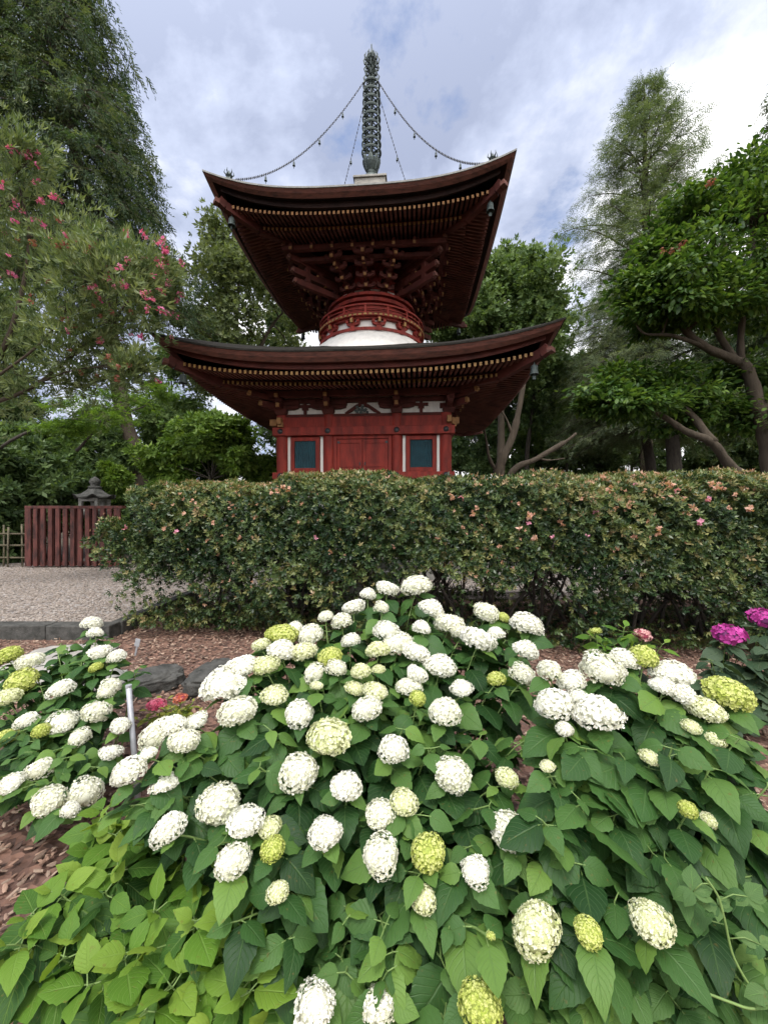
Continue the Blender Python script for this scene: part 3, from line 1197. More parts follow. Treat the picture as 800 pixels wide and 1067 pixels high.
# ---- roban and spire
mb = MB()
mb.span(-.50, .50, -.50, .50, 10.22, 10.36, 0)
mb.span(-.42, .42, -.42, .42, 10.36, 10.62, 1)
mb.span(-.46, .46, -.46, .46, 10.62, 10.68, 1)
mb.build('spire_base', [M['dark_stone'], M['pale_stone']], pg, bevel=.01)
spire = MB()
spire.lathe([(.30, 10.68), (.30, 10.78), (.26, 10.9), (.18, 10.97), (.11, 11.0), (.10, 11.05), (.14, 11.10), (.10, 11.14), (.055, 11.2), (.05, 13.6), (.022, 14.5), (.016, 14.74), (.0, 14.78)], 20)
sp_o = spire.build('spire', M['bronze'], pg, smooth=True)
lo = MB()
for j in range(8):
    a_ = j * PI / 4
    u = Vector((math.cos(a_), math.sin(a_), 0))
    v_ = Vector((-math.sin(a_), math.cos(a_), 0))
    rows = []
    for t in range(7):
        tt = t / 6
        rr = .09 + .15 * math.sin(tt * 1.9)
        zz = 11.08 + .42 * tt
        ww = .085 * math.sin(PI * (tt * .8 + .12))
        rows.append([u * rr + v_ * -ww + Vector((0, 0, zz)), u * (rr + .02) + Vector((0, 0, zz)), u * rr + v_ * ww + Vector((0, 0, zz))])
    lo.grid(rows)
    lo.grid([[p * 1.0 + (-u) * .02 for p in r_] for r_ in rows], flip=True)
lo.lathe([(.10, 11.1), (.13, 11.3), (.10, 11.5), (.05, 11.55)], 12)
lo.build('lotus_base', M['bronze'], sp_o)
for i in range(9):
    z = 11.66 + .2375 * i
    rr = .275 - .005 * i
    rg = MB()
    rg.lathe([(rr - .03, z - .03), (rr, z - .036), (rr + .012, z), (rr - .005, z + .034), (rr - .04, z + .026)], 24, closed=True)
    for j in range(8):
        a_ = j * PI / 4 + .2
        u = Vector((math.cos(a_), math.sin(a_), 0))
        rg.beam(u * .05 + Vector((0, 0, z - .01)), u * (rr - .02) + Vector((0, 0, z - .02)), .024, .026)
    rg.lathe([(.05, z - .07), (.075, z - .04), (.08, z), (.05, z + .04)], 12)
    for j in range(4):
        a_ = j * PI / 2 + PI / 4
        u = Vector((math.cos(a_), math.sin(a_), 0))
        c = u * (rr + .03) + Vector((0, 0, z - .10))
        rg.lathe([(.0, .07), (.014, .06), (.02, .03), (.028, 0), (.0, .0)], 6, c)
    rg.build('ring', M['bronze'], sp_o)
for j in range(4):
    a_ = j * PI / 2 + PI / 4
    u = Vector((math.cos(a_), math.sin(a_), 0))
    cd = MB()
    cd.tube([u * .17 + Vector((0, 0, 11.1)), u * .30 + Vector((0, 0, 11.5)), u * .275 + Vector((0, 0, 12.6)), u * .245 + Vector((0, 0, 13.62))], .013, 5)
    cd.build('ring_cord', M['bronze'], sp_o)
fl = MB()
for (zb_, rr, n_, hh) in ((13.72, .17, 8, .20), (13.98, .16, 8, .19), (14.18, .17, 10, .26)):
    fl.lathe([(.05, zb_ - .08), (.10, zb_ - .02), (.12, zb_ + .06), (.06, zb_ + .13)], 14)
    for j in range(n_):
        a_ = j * 2 * PI / n_
        u = Vector((math.cos(a_), math.sin(a_), 0))
        fl.tube([u * .09 + Vector((0, 0, zb_)), u * (rr + .02) + Vector((0, 0, zb_ + .02)), u * (rr + .05) + Vector((0, 0, zb_ + hh * .5)), u * (rr - .01) + Vector((0, 0, zb_ + hh))], [.022, .026, .02, .003], 5)
for j in range(10):
    a_ = j * 2 * PI / 10 + .3
    u = Vector((math.cos(a_), math.sin(a_), 0))
    fl.tube([u * .05 + Vector((0, 0, 14.22)), u * .14 + Vector((0, 0, 14.34)), u * .08 + Vector((0, 0, 14.56))], [.025, .022, .003], 5)
fl.lathe([(.03, 14.28), (.085, 14.35), (.095, 14.42), (.05, 14.52), (.0, 14.6)], 12)
fl.build('flame_finial', M['bronze'], sp_o)

for k in range(4):
    u = Vector(((-1, 1, 1, -1)[k], (-1, -1, 1, 1)[k], 0))
    a = u.normalized() * .27 + Vector((0, 0, 13.50))
    b = u * (UPP['H'] - .42) + Vector((0, 0, UPP['top'] + UPP['rise'] * .78 + .27))
    pts = []
    N = 40
    for i in range(N + 1):
        t = i / N
        p = a.lerp(b, t)
        p.z -= 4 * .62 * t * (1 - t) * (1.0 + .25 * (t - .5))
        pts.append(p)
    ch = MB()
    ch.tube(pts, .0055, 5)
    for i in range(1, N * 2):
        t = i / (N * 2)
        q = pts[i // 2] if i % 2 == 0 else (pts[i // 2] + pts[i // 2 + 1]) / 2
        ch.box(q, (.021, .021, .045), rot=Matrix.Rotation(i * .8, 3, 'Z'))
    co = ch.build('spire_chain', M['iron'], pg)
    for t in (.2, .42, .62, .82):
        q = pts[int(t * N)]
        bl = MB()
        bl.tube([q, q - Vector((0, 0, .06))], .006, 4)
        bl.lathe([(.0, -.05), (.016, -.055), (.022, -.08), (.026, -.13), (.034, -.15), (.0, -.145)], 10, q)
        bl.tube([q - Vector((0, 0, .14)), q - Vector((0, 0, .21))], .01, 4)
        bl.build('chain_bell', M['bronze'], co)
# ------------------------------------------------------------------ fences and lantern
t = thing('picket_fence', 'faded red wooden picket fence panel at the far edge of the gravel', 'fence')
FY = 9.75
fx0, fx1 = W(30, 590, FY).x, W(30, 590, FY).x + 2.35
for (z, h, w) in ((1.62, .07, .16), (.215, .10, .10)):
    mb = MB()
    mb.span(fx0 - .04, fx1 + .04, FY - w / 2, FY + w / 2, z - h / 2, z + h / 2)
    mb.build('rail', M['fence_red'], t, bevel=.008)
r = random.Random(9)
n = 13
for i in range(n):
    x = fx0 + .07 + (fx1 - fx0 - .14) * i / (n - 1)
    mb = MB()
    wd = .15 if i in (0, n - 1) else .105
    mb.span(x - wd / 2, x + wd / 2, FY - .112, FY - .055, .15, 1.583)
    mb.build('picket', M['fence_red'], t, bevel=.006)
for i in range(7):
    x = fx0 + .22 + (fx1 - fx0 - .44) * i / 6
    mb = MB()
    mb.span(x - .05, x + .05, FY + .055, FY + .11, .15, 1.583)
    mb.build('picket', M['fence_red'], t, bevel=.006)

t = thing('bamboo_fence', 'low weathered bamboo lattice fence left of the red pickets', 'fence')
bx0, bx1 = -14.0, fx0 - .1
for z in (.35, .66, .95):
    mb = MB()
    mb.tube([(bx0, FY + .02, z), ((bx0 + bx1) / 2, FY + .03, z + .015), (bx1, FY + .02, z)], .022, 8)
    mb.build('rail', M['bamboo'], t, smooth=True)
x = bx1 - .12
i = 0
while x > bx0:
    mb = MB()
    y = FY + (-.025 if i % 2 else .065)
    hh = r.uniform(1.12, 1.28)
    mb.tube([(x, y, .05), (x + r.uniform(-.02, .02), y, hh * .5), (x + r.uniform(-.02, .02), y, hh)], .021, 8)
    mb.build('cane', M['bamboo'], t, smooth=True)
    x -= r.choice((.2, .36, .28))
    i += 1

t = thing('stone_lantern', 'dark stone lantern with upcurled cap standing behind the red picket fence', 'lantern', (W(99, 520, 11.3).x, 11.3, -.12))
mb = MB()
mb.lathe([(.48, 0), (.48, .16), (.36, .24), (.22, .32)], 6)
mb.build('base', M['dark_stone'], t, bevel=.01)
mb = MB()
mb.lathe([(.2, .3), (.17, .5), (.19, .9), (.17, 1.25), (.21, 1.42)], 16)
mb.build('shaft', M['stone'], t, smooth=True)
mb = MB()
mb.lathe([(.2, 1.40), (.36, 1.5), (.40, 1.56), (.40, 1.62), (.3, 1.64)], 6)
mb.build('platform', M['dark_stone'], t)
mb = MB()
for s_ in (-1, 1):
    mb.span(s_ * .27, s_ * .19, -.27, -.19, 1.64, 2.0)
    mb.span(s_ * .27, s_ * .19, .19, .27, 1.64, 2.0)
mb.span(-.272, .272, -.272, .272, 1.93, 2.02)
mb.span(-.272, .272, -.272, .272, 1.64, 1.72)
mb.span(-.17, .17, .1, .2, 1.72, 1.93)
mb.build('fire_box', M['stone'], t)
mb = MB()
rows = []
for j in range(6):
    rr = [.16, .24, .36, .46, .545, .53][j]
    zz = [2.30, 2.22, 2.13, 2.08, 2.06, 2.0][j]
    row = []
    for k in range(49):
        a = 2 * PI * k / 48
        c6 = abs(math.cos(3 * a)) ** 6
        up = (.10 * c6 * max(0, (j - 1) / 3.5) ** 2)
        row.append((rr * (.9 + .12 * c6) * math.cos(a), rr * (.9 + .12 * c6) * math.sin(a), zz + up))
    rows.append(row)
rows.append([(0, 0, 2.0)] * 49)
mb.grid(rows)
mb.build('cap', M['dark_stone'], t, smooth=True)
mb = MB()
mb.lathe([(.12, 2.27), (.17, 2.31), (.17, 2.36), (.10, 2.38), (.13, 2.44), (.15, 2.50), (.11, 2.58), (.0, 2.66)], 16)
mb.build('jewel', M['dark_stone'], t, smooth=True)

# ------------------------------------------------------------------ foliage shapes and colours
T_LEAF = [blade(w, .07, -.12) for w in (.42, .5, .55)]
T_ROS = [rosette(5, .42, 55, .35, s) for s in range(3)]
T_BROAD = [rosette(5, .52, 62, .35, s, -.22) for s in range(20, 23)]
T_NARROW = [rosette(6, .20, 40, .35, s) for s in range(5, 8)]
T_SPRAY = [spray(10, .16, 38, .38, s, .3) for s in range(3)]
T_NEEDLE = [spray(9, .17, 48, .36, s, .15) for s in range(10, 13)]
T_HANG = [spray(8, .27, 30, .42, s, .5) for s in range(30, 33)]


def maple_T(seed):
    r = random.Random(seed)
    ps = []
    for a, l in ((-105, .55), (-55, .85), (0, 1.0), (55, .85), (105, .55)):
        ps.append(moved(blade(.26, .02, -.15, .4), rotz(R(a + r.uniform(-8, 8))) @ rotx(r.uniform(-.2, .1)), (0, 0, 0), l))
    return merge_T(ps)


T_MAPLE = [maple_T(s) for s in range(3)]

L = {}
L['cypress'] = leaf_mat('cypress sprays', [(.026, .052, .030), (.058, .094, .046), (.125, .155, .07)], .32, .6, clump=.35)
L['oleander'] = leaf_mat('oleander leaves', [(.075, .115, .05), (.14, .185, .08), (.21, .25, .12)], .32, .45, clump=.8)
L['maple'] = leaf_mat('maple leaves', [(.06, .12, .02), (.11, .20, .03), (.18, .28, .05)], .4, .55, clump=.8)
L['lime'] = leaf_mat('light green shrub leaves', [(.05, .10, .018), (.11, .19, .032), (.19, .28, .06)], .32, .5, clump=.8)
L['dark'] = leaf_mat('dark evergreen leaves', [(.045, .082, .034), (.082, .132, .05), (.13, .19, .07)], .32, .45, clump=.5)
L['mid'] = leaf_mat('mid green leaves', [(.07, .125, .042), (.125, .195, .066), (.185, .26, .095)], .32, .5, clump=.4)
L['pale'] = leaf_mat('pale airy leaves', [(.09, .125, .06), (.15, .19, .085), (.21, .25, .12)], .42, .5, clump=.4)
L['larch'] = leaf_mat('soft needle sprays', [(.06, .092, .058), (.105, .145, .082), (.155, .19, .105)], .42, .6, clump=.4)
L['cedar'] = leaf_mat('grey green needles', [(.078, .115, .066), (.13, .17, .095), (.18, .215, .125)], .32, .6, clump=.35)
L['magnolia'] = leaf_mat('glossy broad leaves', [(.026, .062, .014), (.062, .122, .026), (.135, .21, .046)], .32, .38, clump=1.2)
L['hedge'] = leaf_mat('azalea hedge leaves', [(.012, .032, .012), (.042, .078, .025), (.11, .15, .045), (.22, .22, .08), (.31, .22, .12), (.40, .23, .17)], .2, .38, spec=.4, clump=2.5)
L['pink'] = leaf_mat('pink blossom', [(.62, .09, .30), (.74, .17, .42), (.80, .34, .54)], .3, .6)
L['dusk'] = leaf_mat('dusky red seed sprays', [(.22, .07, .06), (.33, .12, .10), (.42, .18, .15)], .3, .6)
L['coral'] = leaf_mat('fading coral azalea blossom', [(.48, .25, .18), (.60, .35, .26), (.68, .46, .38)], .3, .6)
L['rose'] = leaf_mat('pale rose azalea blossom', [(.62, .25, .36), (.70, .38, .48)], .3, .6)


def put(fo, Ts, P, d, up, S, rnd=None, mat=0):
    """scatter using a random pick of the given leaf shapes"""
    n = len(P)
    pick = RNG.integers(0, len(Ts), n)
    Fm = frames(d, up)
    for i, T in enumerate(Ts):
        m = pick == i
        fo.scatter(T, P[m], Fm[m], S[m], None if rnd is None else rnd[m], mat)


def bez(a, b, c, n=8):
    a, b, c = Vector(a), Vector(b), Vector(c)
    return [a * (1 - t) ** 2 + b * 2 * t * (1 - t) + c * t * t for t in [i / n for i in range(n + 1)]]


def along(path, t):
    x = t * (len(path) - 1)
    i = min(int(x), len(path) - 2)
    return path[i].lerp(path[i + 1], x - i)


def smooth_path(pts, n=6):
    pts = [Vector(p) for p in pts]
    out = []
    P = [pts[0] * 2 - pts[1]] + pts + [pts[-1] * 2 - pts[-2]]
    for i in range(1, len(P) - 2):
        for k in range(n):
            t = k / n
            p0, p1, p2, p3 = P[i - 1], P[i], P[i + 1], P[i + 2]
            out.append(.5 * ((2 * p1) + (p2 - p0) * t + (2 * p0 - 5 * p1 + 4 * p2 - p3) * t * t + (3 * p1 - p0 - 3 * p2 + p3) * t ** 3))
    out.append(pts[-1])
    return out


def broadleaf(name, label, cat, trunks, clumps, leafm, barkm, Ts, size, per, group=None, r0=.2, sub=9, flat=.75, face_up=.6, seed=1, twig=.012, up=0.0, sizeJ=.35):
    """trunks: list of (points, r0, r1); clumps: list of (centre, (rx, ry, rz)); foliage grows in small tufts on twigs"""
    r = random.Random(seed)
    root = thing(name, label, cat, Vector(trunks[0][0][0]), group=group)
    off = Vector(trunks[0][0][0])
    mb = MB()
    paths = []
    for (pts, ra, rb) in trunks:
        p = smooth_path(pts)
        n = len(p)
        rad = [ra + (rb - ra) * (i / (n - 1)) ** .8 for i in range(n)]
        rad[0] *= 1.25
        rad = [q * (1 + .08 * math.sin(i * 1.9)) for i, q in enumerate(rad)]
        mb.tube([q - off for q in p], rad, 10)
        paths += list(zip(p, rad))
    fo = Foliage()
    P, D, U, S = [], [], [], []
    for (c, rr) in clumps:
        c = Vector(c)
        best = min(paths, key=lambda q: (q[0] - c).length + (1.2 * max(0, q[0].z - c.z + .2 * rr[2])))
        lim = bez(best[0], best[0].lerp(c, .5) + Vector((0, 0, .12 * (c - best[0]).length)), c, 6)
        ra = min(best[1] * .6, .012 + .025 * (c - best[0]).length + twig)
        mb.tube([q - off for q in lim], [ra * (1 - .75 * i / 6) for i in range(7)], 6, cap=False)
        nsub = max(3, int(sub * r.uniform(.8, 1.2)))
        for j in range(nsub):
            u = Vector((r.gauss(0, 1), r.gauss(0, 1), r.gauss(.25, 1))).normalized() * r.uniform(.55, 1.0)
            tuft = c + Vector((u.x * rr[0], u.y * rr[1], u.z * rr[2]))
            st = along(lim, r.uniform(.55, 1))
            tw = bez(st, st.lerp(tuft, .5) + Vector((0, 0, .05 * rr[2])), tuft, 3)
            mb.tube([q - off for q in tw], [twig, twig * .8, twig * .6, twig * .3], 4, cap=False)
            m = max(4, int(per * r.uniform(.6, 1.4)))
            ts = .55 * (rr[0] * rr[1] * rr[2]) ** (1 / 3) * r.uniform(.75, 1.3)
            g = RNG.normal(size=(m, 3)) * np.array([1, 1, flat]) * ts * .62
            P.append(np.array(tuft) + g)
            out = norm(np.array(u)[None] * .8 + g / max(ts, .01) * .7 + RNG.normal(size=(m, 3)) * .45 + np.array([0, 0, -.15 + up]))
            D.append(out)
            U.append(norm(RNG.normal(size=(m, 3)) * .5 + np.array([0, 0, face_up + .4]) + out * .2))
            S.append(size * (1 + RNG.uniform(-sizeJ, sizeJ, m)))
    P, D, U, S = map(np.concatenate, (P, D, U, S))
    put(fo, Ts, P - np.array(off), D, U, S)
    mb.build('trunk', barkm, root, smooth=True)
    fo.build('crown', leafm, root)
    return root, P


def conifer(name, label, cat, trunk, r0, z_from, z_to, reach, nb, leafm, barkm, Ts, size, droop=.25, lift=.25, per=26, group=None, seed=1, az=None, twl=.35, hang=0.0, gap=0.0):
    """a leader with whorled boughs; reach(t) gives the bough length from the lowest (t=0) to the tip (t=1)"""
    r = random.Random(seed)
    root = thing(name, label, cat, Vector(trunk[0]), group=group)
    off = Vector(trunk[0])
    path = smooth_path(trunk, 8)
    n = len(path)
    mb = MB()
    rad = [max(.02, r0 * (1 - .93 * i / (n - 1))) for i in range(n)]
    rad[0] *= 1.3
    mb.tube([q - off for q in path], rad, 12)
    fo = Foliage()
    P, D, U, S = [], [], [], []
    zs = [q.z for q in path]
    for b in range(nb):
        t = (b + r.random()) / nb
        z = z_from + (z_to - z_from) * t
        i = min(range(n), key=lambda k: abs(zs[k] - z))
        p0 = path[i].copy()
        p0.z = z
        a = b * 2.39996 + r.uniform(-.4, .4) if az is None else az(r)
        ln = reach(t) * r.uniform(.72, 1.1)
        if r.random() < gap:
            ln *= .55
        u = Vector((math.cos(a), math.sin(a), 0))
        tip = p0 + u * ln + Vector((0, 0, ln * (lift - droop) * (1 - .5 * t)))
        br = bez(p0, p0 + u * ln * .5 + Vector((0, 0, ln * lift * .9)), tip, 6)
        rb = .012 + .012 * ln
        mb.tube([q - off for q in br], [rb * (1 - .8 * k / 6) for k in range(7)], 5, cap=False)
        ntw = max(4, int(ln * 4.2))
        for w_ in range(ntw):
            tt = .18 + .82 * (w_ + r.random()) / ntw
            s0 = along(br, min(tt, .999))
            sd = (1 if w_ % 2 else -1)
            v = Vector((-u.y, u.x, 0)) * sd
            l2 = ln * twl * (1.15 - .75 * tt) * r.uniform(.6, 1.2) + .12
            e = s0 + (u * .55 + v * r.uniform(.4, .9)).normalized() * l2 + Vector((0, 0, -l2 * (.15 + hang) * r.uniform(.3, 1.4)))
            mb.tube([q - off for q in (s0, s0.lerp(e, .5) + Vector((0, 0, .04 * l2)), e)], [.01, .007, .003], 3, cap=False)
            m = max(3, int(per * l2 / (ln * twl + .1) * r.uniform(.7, 1.2)))
            k = RNG.random(m) ** .7
            base = np.array(s0)[None] * (1 - k[:, None]) + np.array(e)[None] * k[:, None]
            P.append(base + RNG.normal(size=(m, 3)) * size * .30)
            dd = np.array((e - s0).normalized())[None] * .9 + RNG.normal(size=(m, 3)) * .45 + np.array([0, 0, -.1 - hang])
            D.append(norm(dd))
            U.append(norm(RNG.normal(size=(m, 3)) * .45 + np.array([0, 0, 1.0])))
            S.append(size * RNG.uniform(.65, 1.25, m))
    P, D, U, S = map(np.concatenate, (P, D, U, S))
    put(fo, Ts, P - np.array(off), D, U, S)
    mb.build('trunk', barkm, root, smooth=True)
    fo.build('crown', leafm, root)
    return root


def pxc(lst, d, dy=1.0, dj=.5, seed=0):
    """(px, py, rx px, ry px) -> crown clumps about d metres away"""
    r = random.Random(seed)
    out = []
    for q in lst:
        x, y, a, b = q[:4]
        dd = d + (q[4] if len(q) > 4 else r.uniform(-dj, dj))
        out.append((W(x, y, dd), (a / F * dd, (a + b) / 2 / F * dd * dy, b / F * dd)))
    return out


def ell(px, py, rx, ry, d, n, seed, k=.34, fill=.55, dy=1.0):
    """n clumps filling an ellipsoid crown"""
    r = random.Random(seed)
    c = W(px, py, d)
    ax, az = rx / F * d, ry / F * d
    ay = (ax + az) / 2 * dy
    out, tries = [], 0
    while len(out) < n and tries < 4000:
        tries += 1
        u = Vector((r.gauss(0, 1), r.gauss(0, 1), r.gauss(0, 1))).normalized() * r.uniform(fill, 1) ** .6
        p = c + Vector((u.x * ax, u.y * ay, u.z * az))
        kk = k * r.uniform(.7, 1.25)
        if all((p - q[0]).length > .55 * k * (ax + az) / 2 for q in out):
            out.append((p, (ax * kk, ay * kk, az * kk * .8)))
    return out


def foot(p):
    return Vector((p.x, p.y, 0))


# ---- big cypress filling the upper left
tr = [foot(W(150, 515, 15)) - Vector((0, 0, .1)), W(143, 480, 15), W(128, 430, 15), W(100, 250, 15), W(62, 90, 15), W(38, -60, 15), W(30, -190, 15)]
conifer('cypress_tree', 'huge dark conifer with drooping sprays rising beyond the pink flowering shrub', 'tree', tr, .40, 10.2, 26.0,
        lambda t: 3.5 * (1 - t) ** .33 + .3, 150, L['cypress'], M['bark'], T_HANG, .44, droop=.62, lift=.20, per=21, seed=3, twl=.42, hang=.35)

# ---- oleander-like flowering shrub on the left
ole = pxc([(15, 165, 34, 26), (20, 205, 45, 34), (-20, 250, 50, 45), (55, 250, 46, 34), (10, 290, 50, 40), (95, 285, 40, 28), (125, 290, 34, 28), (150, 300, 34, 26),
           (70, 320, 50, 35), (150, 275, 26, 22), (158, 318, 22, 20), (120, 335, 42, 30), (20, 345, 45, 35), (75, 370, 48, 30), (112, 372, 34, 22), (135, 385, 22, 14),
           (30, 395, 45, 30), (95, 405, 40, 18), (-30, 340, 40, 40), (-25, 400, 45, 35), (170, 300, 18, 18)], 6.6, .9, .8, 3)
b0 = Vector((-8.3, 6.9, 0))
tr = [([b0, b0 + Vector((.1, 0, 1.2)), W(-50, 440, 6.7), W(5, 360, 6.6), W(30, 260, 6.6), W(20, 190, 6.6)], .07, .02),
      ([b0 + Vector((.2, .1, 0)), b0 + Vector((.3, .1, 1.2)), W(-30, 440, 6.8), W(40, 400, 6.8), W(120, 330, 6.8), W(150, 290, 6.8)], .06, .015),
      ([b0 + Vector((.0, -.2, 0)), b0 + Vector((.1, -.2, 1.4)), W(-30, 420, 6.4), W(40, 360, 6.4), W(90, 300, 6.4)],  .04, .012),
      ([b0 + Vector((-.2, .0, 0)), b0 + Vector((-.2, .1, 1.4)), W(-20, 400, 6.8), W(-30, 320, 6.8), W(-10, 230, 6.8)], .06, .015)]
ole_root, oleP = broadleaf('oleander_shrub', 'tall leggy shrub with narrow leaves and pink flower clusters left of the pagoda', 'shrub', tr, ole, L['oleander'], M['bark'], T_NARROW, .13, 17,
                           sub=17, flat=1.0, up=1.1, face_up=.3, seed=5, twig=.007)


def blossom_mesh(name, n, rad, size, mat, seed):
    r = random.Random(seed)
    fo = Foliage()
    P = rnd_dirs(n) * rad * RNG.random((n, 1)) ** .4
    Ts = [rosette(5, .8, 72, .2, s + seed, -.05) for s in range(2)]
    put(fo, Ts, P, norm(P + RNG.normal(size=(n, 3)) * rad * .4), rnd_dirs(n), np.full(n, size) * RNG.uniform(.7, 1.2, n))
    o = fo.build(name, mat)
    COL.objects.unlink(o)
    return o


prot = [blossom_mesh('flower_cluster', 11, .07, .036, L['pink'], s) for s in range(4)] + [blossom_mesh('seed_cluster', 16, .06, .030, L['dusk'], s + 9) for s in range(3)]
pinks = [(8, 165), (40, 170), (38, 180), (42, 190), (5, 195), (12, 212), (35, 205), (40, 222), (48, 228), (22, 230), (30, 228), (3, 236), (18, 273), (8, 280), (70, 240), (133, 242), (160, 250), (126, 276), (130, 272),
         (100, 302), (104, 310), (133, 298), (172, 268), (170, 278), (158, 292), (158, 300), (178, 300), (180, 310), (176, 318), (188, 320), (190, 322), (178, 325), (154, 312), (140, 355), (105, 360), (178, 398), (40, 160), (24, 158), (46, 232), (28, 158), (12, 154), (182, 296), (186, 306), (174, 288), (162, 262), (172, 262), (96, 296), (108, 316)]
dusks = [(70, 250), (85, 255), (60, 262), (75, 275), (90, 268), (110, 285), (115, 300), (95, 320), (100, 330), (110, 328), (80, 345), (60, 340), (130, 380), (125, 375), (90, 395), (95, 392), (105, 350), (120, 350), (30, 310), (35, 305), (40, 250), (20, 250), (115, 365), (85, 300), (50, 300), (70, 360), (125, 395), (140, 330), (60, 235), (90, 250)]
pinks = pinks + [(px + random.uniform(-40, 40), py + random.uniform(-30, 45)) for px, py in random.sample(pinks, 33)]
oleX = 400 + oleP[:, 0] / oleP[:, 1] * F
oleY = 534 - (oleP[:, 2] - EYE) / oleP[:, 1] * F
for i, (px, py) in enumerate(pinks + dusks):
    src = prot[i % 4] if i < len(pinks) else prot[4 + i % 3]
    o = src.copy()
    o.name = 'flower_cluster' if i < len(pinks) else 'seed_cluster'
    o.parent = ole_root
    near = (oleX - px - random.uniform(-6, 6)) ** 2 + (oleY - py - random.uniform(-6, 6)) ** 2 + (oleP[:, 1] - 5.6) ** 2 * 60
    base = Vector(oleP[int(np.argmin(near))])          # each cluster sits on a leafy shoot
    o.location = base - Vector(tr[0][0][0])
    o.rotation_euler = (random.uniform(0, 6), random.uniform(0, 6), 0)
    s_ = random.uniform(.5, .95)
    o.scale = (s_, s_, s_)
    COL.objects.link(o)

# ---- maple sprays, round shrub, shrubs behind the fence
mp_ = pxc([(90, 428, 34, 9), (120, 420, 34, 9), (66, 445, 28, 9), (172, 408, 18, 8), (105, 440, 36, 9)], 9.6, 1.3, .5, 8)
tr = [([foot(W(-25, 540, 10.4)), W(-15, 490, 10.4), W(30, 450, 10.1), W(105, 432, 9.8)], .07, .02), ([W(80, 470, 10.1), W(110, 440, 9.8), W(150, 424, 9.6)], .035, .012)]
broadleaf('maple_tree', 'small maple spreading flat bright green sprays above the red picket fence', 'tree', tr, mp_, L['maple'], M['bark_dark'], T_MAPLE, .085, 60, sub=14, flat=.35, face_up=1.2, seed=8, twig=.006)

rs = ell(220, 498, 54, 56, 12.2, 34, 4, .30, .7)
tr = [([foot(W(220, 520, 12.2)), W(220, 540, 12.2), W(220, 500, 12.2)], .12, .04)]
broadleaf('round_shrub', 'big rounded light green shrub close to the left of the pagoda', 'shrub', tr, rs, L['lime'], M['bark_dark'], T_ROS, .17, 55, sub=11, flat=.55, face_up=1.0, seed=9, twig=.01)

shr = [('evergreen_shrub', 'dark leafy shrub behind the bamboo lattice fence', 15, 520, 50, 62, 11.6, L['dark'], 30), ('evergreen_shrub', 'mid green shrub rising just behind the left end of the red pickets', 52, 500, 32, 50, 12.6, L['mid'], 24),
       ('evergreen_shrub', 'bright green shrub between the stone lantern and the conifer trunk', 112, 506, 13, 22, 13.2, L['lime'], 14), ('evergreen_shrub', 'dark tall shrub above the bamboo fence at the left edge', -12, 465, 52, 70, 13.5, L['dark'], 30),
       ('evergreen_shrub', 'dark shrub filling the gap between conifer trunk and round light shrub', 172, 475, 20, 50, 17.5, L['mid'], 22), ('evergreen_shrub', 'dark green bush standing behind the stone lantern', 92, 486, 30, 44, 14.0, L['dark'], 24)]
for i, (nm, lb, px, py, rx, ry, d, lm, n) in enumerate(shr):
    c = W(px, py, d)
    tr = [([foot(c), c * .5 + foot(c) * .5, c], .08, .03)]
    broadleaf(nm, lb, 'shrub', tr, ell(px, py, rx, ry, d, n, 30 + i, .34, .6), lm, M['bark_dark'], T_ROS, .20, 42, group='shrubs behind the fences', sub=9, flat=.6, face_up=.9, seed=40 + i, twig=.01)

# ---- trees beside and behind the pagoda
c = W(262, 335, 20)
tr = [([foot(W(262, 520, 20)), W(258, 450, 20), W(247, 350, 20), W(250, 280, 20)], .26, .05), ([W(254, 400, 20), W(280, 345, 20), W(300, 320, 20)], .12, .04)]
broadleaf('pale_tree', 'airy pale green tree seen between the two roofs left of the pagoda', 'tree', tr, ell(258, 325, 62, 72, 20, 30, 6, .26, .55) + ell(225, 370, 40, 35, 20, 9, 66, .34), L['pale'], M['bark'], T_BROAD, .19, 22, sub=11, seed=11, twig=.02)
tr = [([foot(W(520, 520, 19)), W(522, 440, 19), W(518, 360, 19), W(522, 300, 19)], .24, .06), ([W(520, 400, 19), W(545, 350, 19), W(552, 310, 19)], .12, .04)]
broadleaf('leafy_tree', 'dense green leafy tree just right of the round upper storey', 'tree', tr, ell(522, 335, 56, 66, 19, 36, 7, .30, .55) + ell(470, 330, 34, 45, 20, 12, 67, .36), L['mid'], M['bark'], T_BROAD, .19, 32, sub=12, seed=12, twig=.02)

tr = [foot(W(672, 520, 24)) - Vector((0, 0, .1)), W(674, 400, 24), W(672, 200, 24), W(671, 84, 24)]
conifer('tall_conifer', 'tall pointed airy conifer standing above the trees at the right', 'tree', tr, .42, 14.0, 27.9,
        lambda t: 5.6 * (1 - t) ** .75 + .3, 92, L['larch'], M['bark'], T_NEEDLE, .50, droop=.10, lift=.42, per=24, seed=7, twl=.30, gap=.3)
tr = [foot(W(702, 520, 18)) - Vector((0, 0, .1)), W(702, 480, 18), W(690, 380, 18), W(680, 300, 18), W(676, 280, 18)]
conifer('cedar_tree', 'broad grey green cedar with a thick trunk behind the gnarled tree', 'tree', tr, .38, 5.0, 12.6,
        lambda t: 4.4 * (1 - t) ** .45 + .5, 105, L['cedar'], M['bark_dark'], T_NEEDLE, .40, droop=.45, lift=.25, per=18, seed=8, twl=.36, hang=.2)
tr = [foot(W(676, 520, 20)) - Vector((0, 0, .1)), W(677, 480, 20), W(650, 380, 20), W(632, 300, 20)]
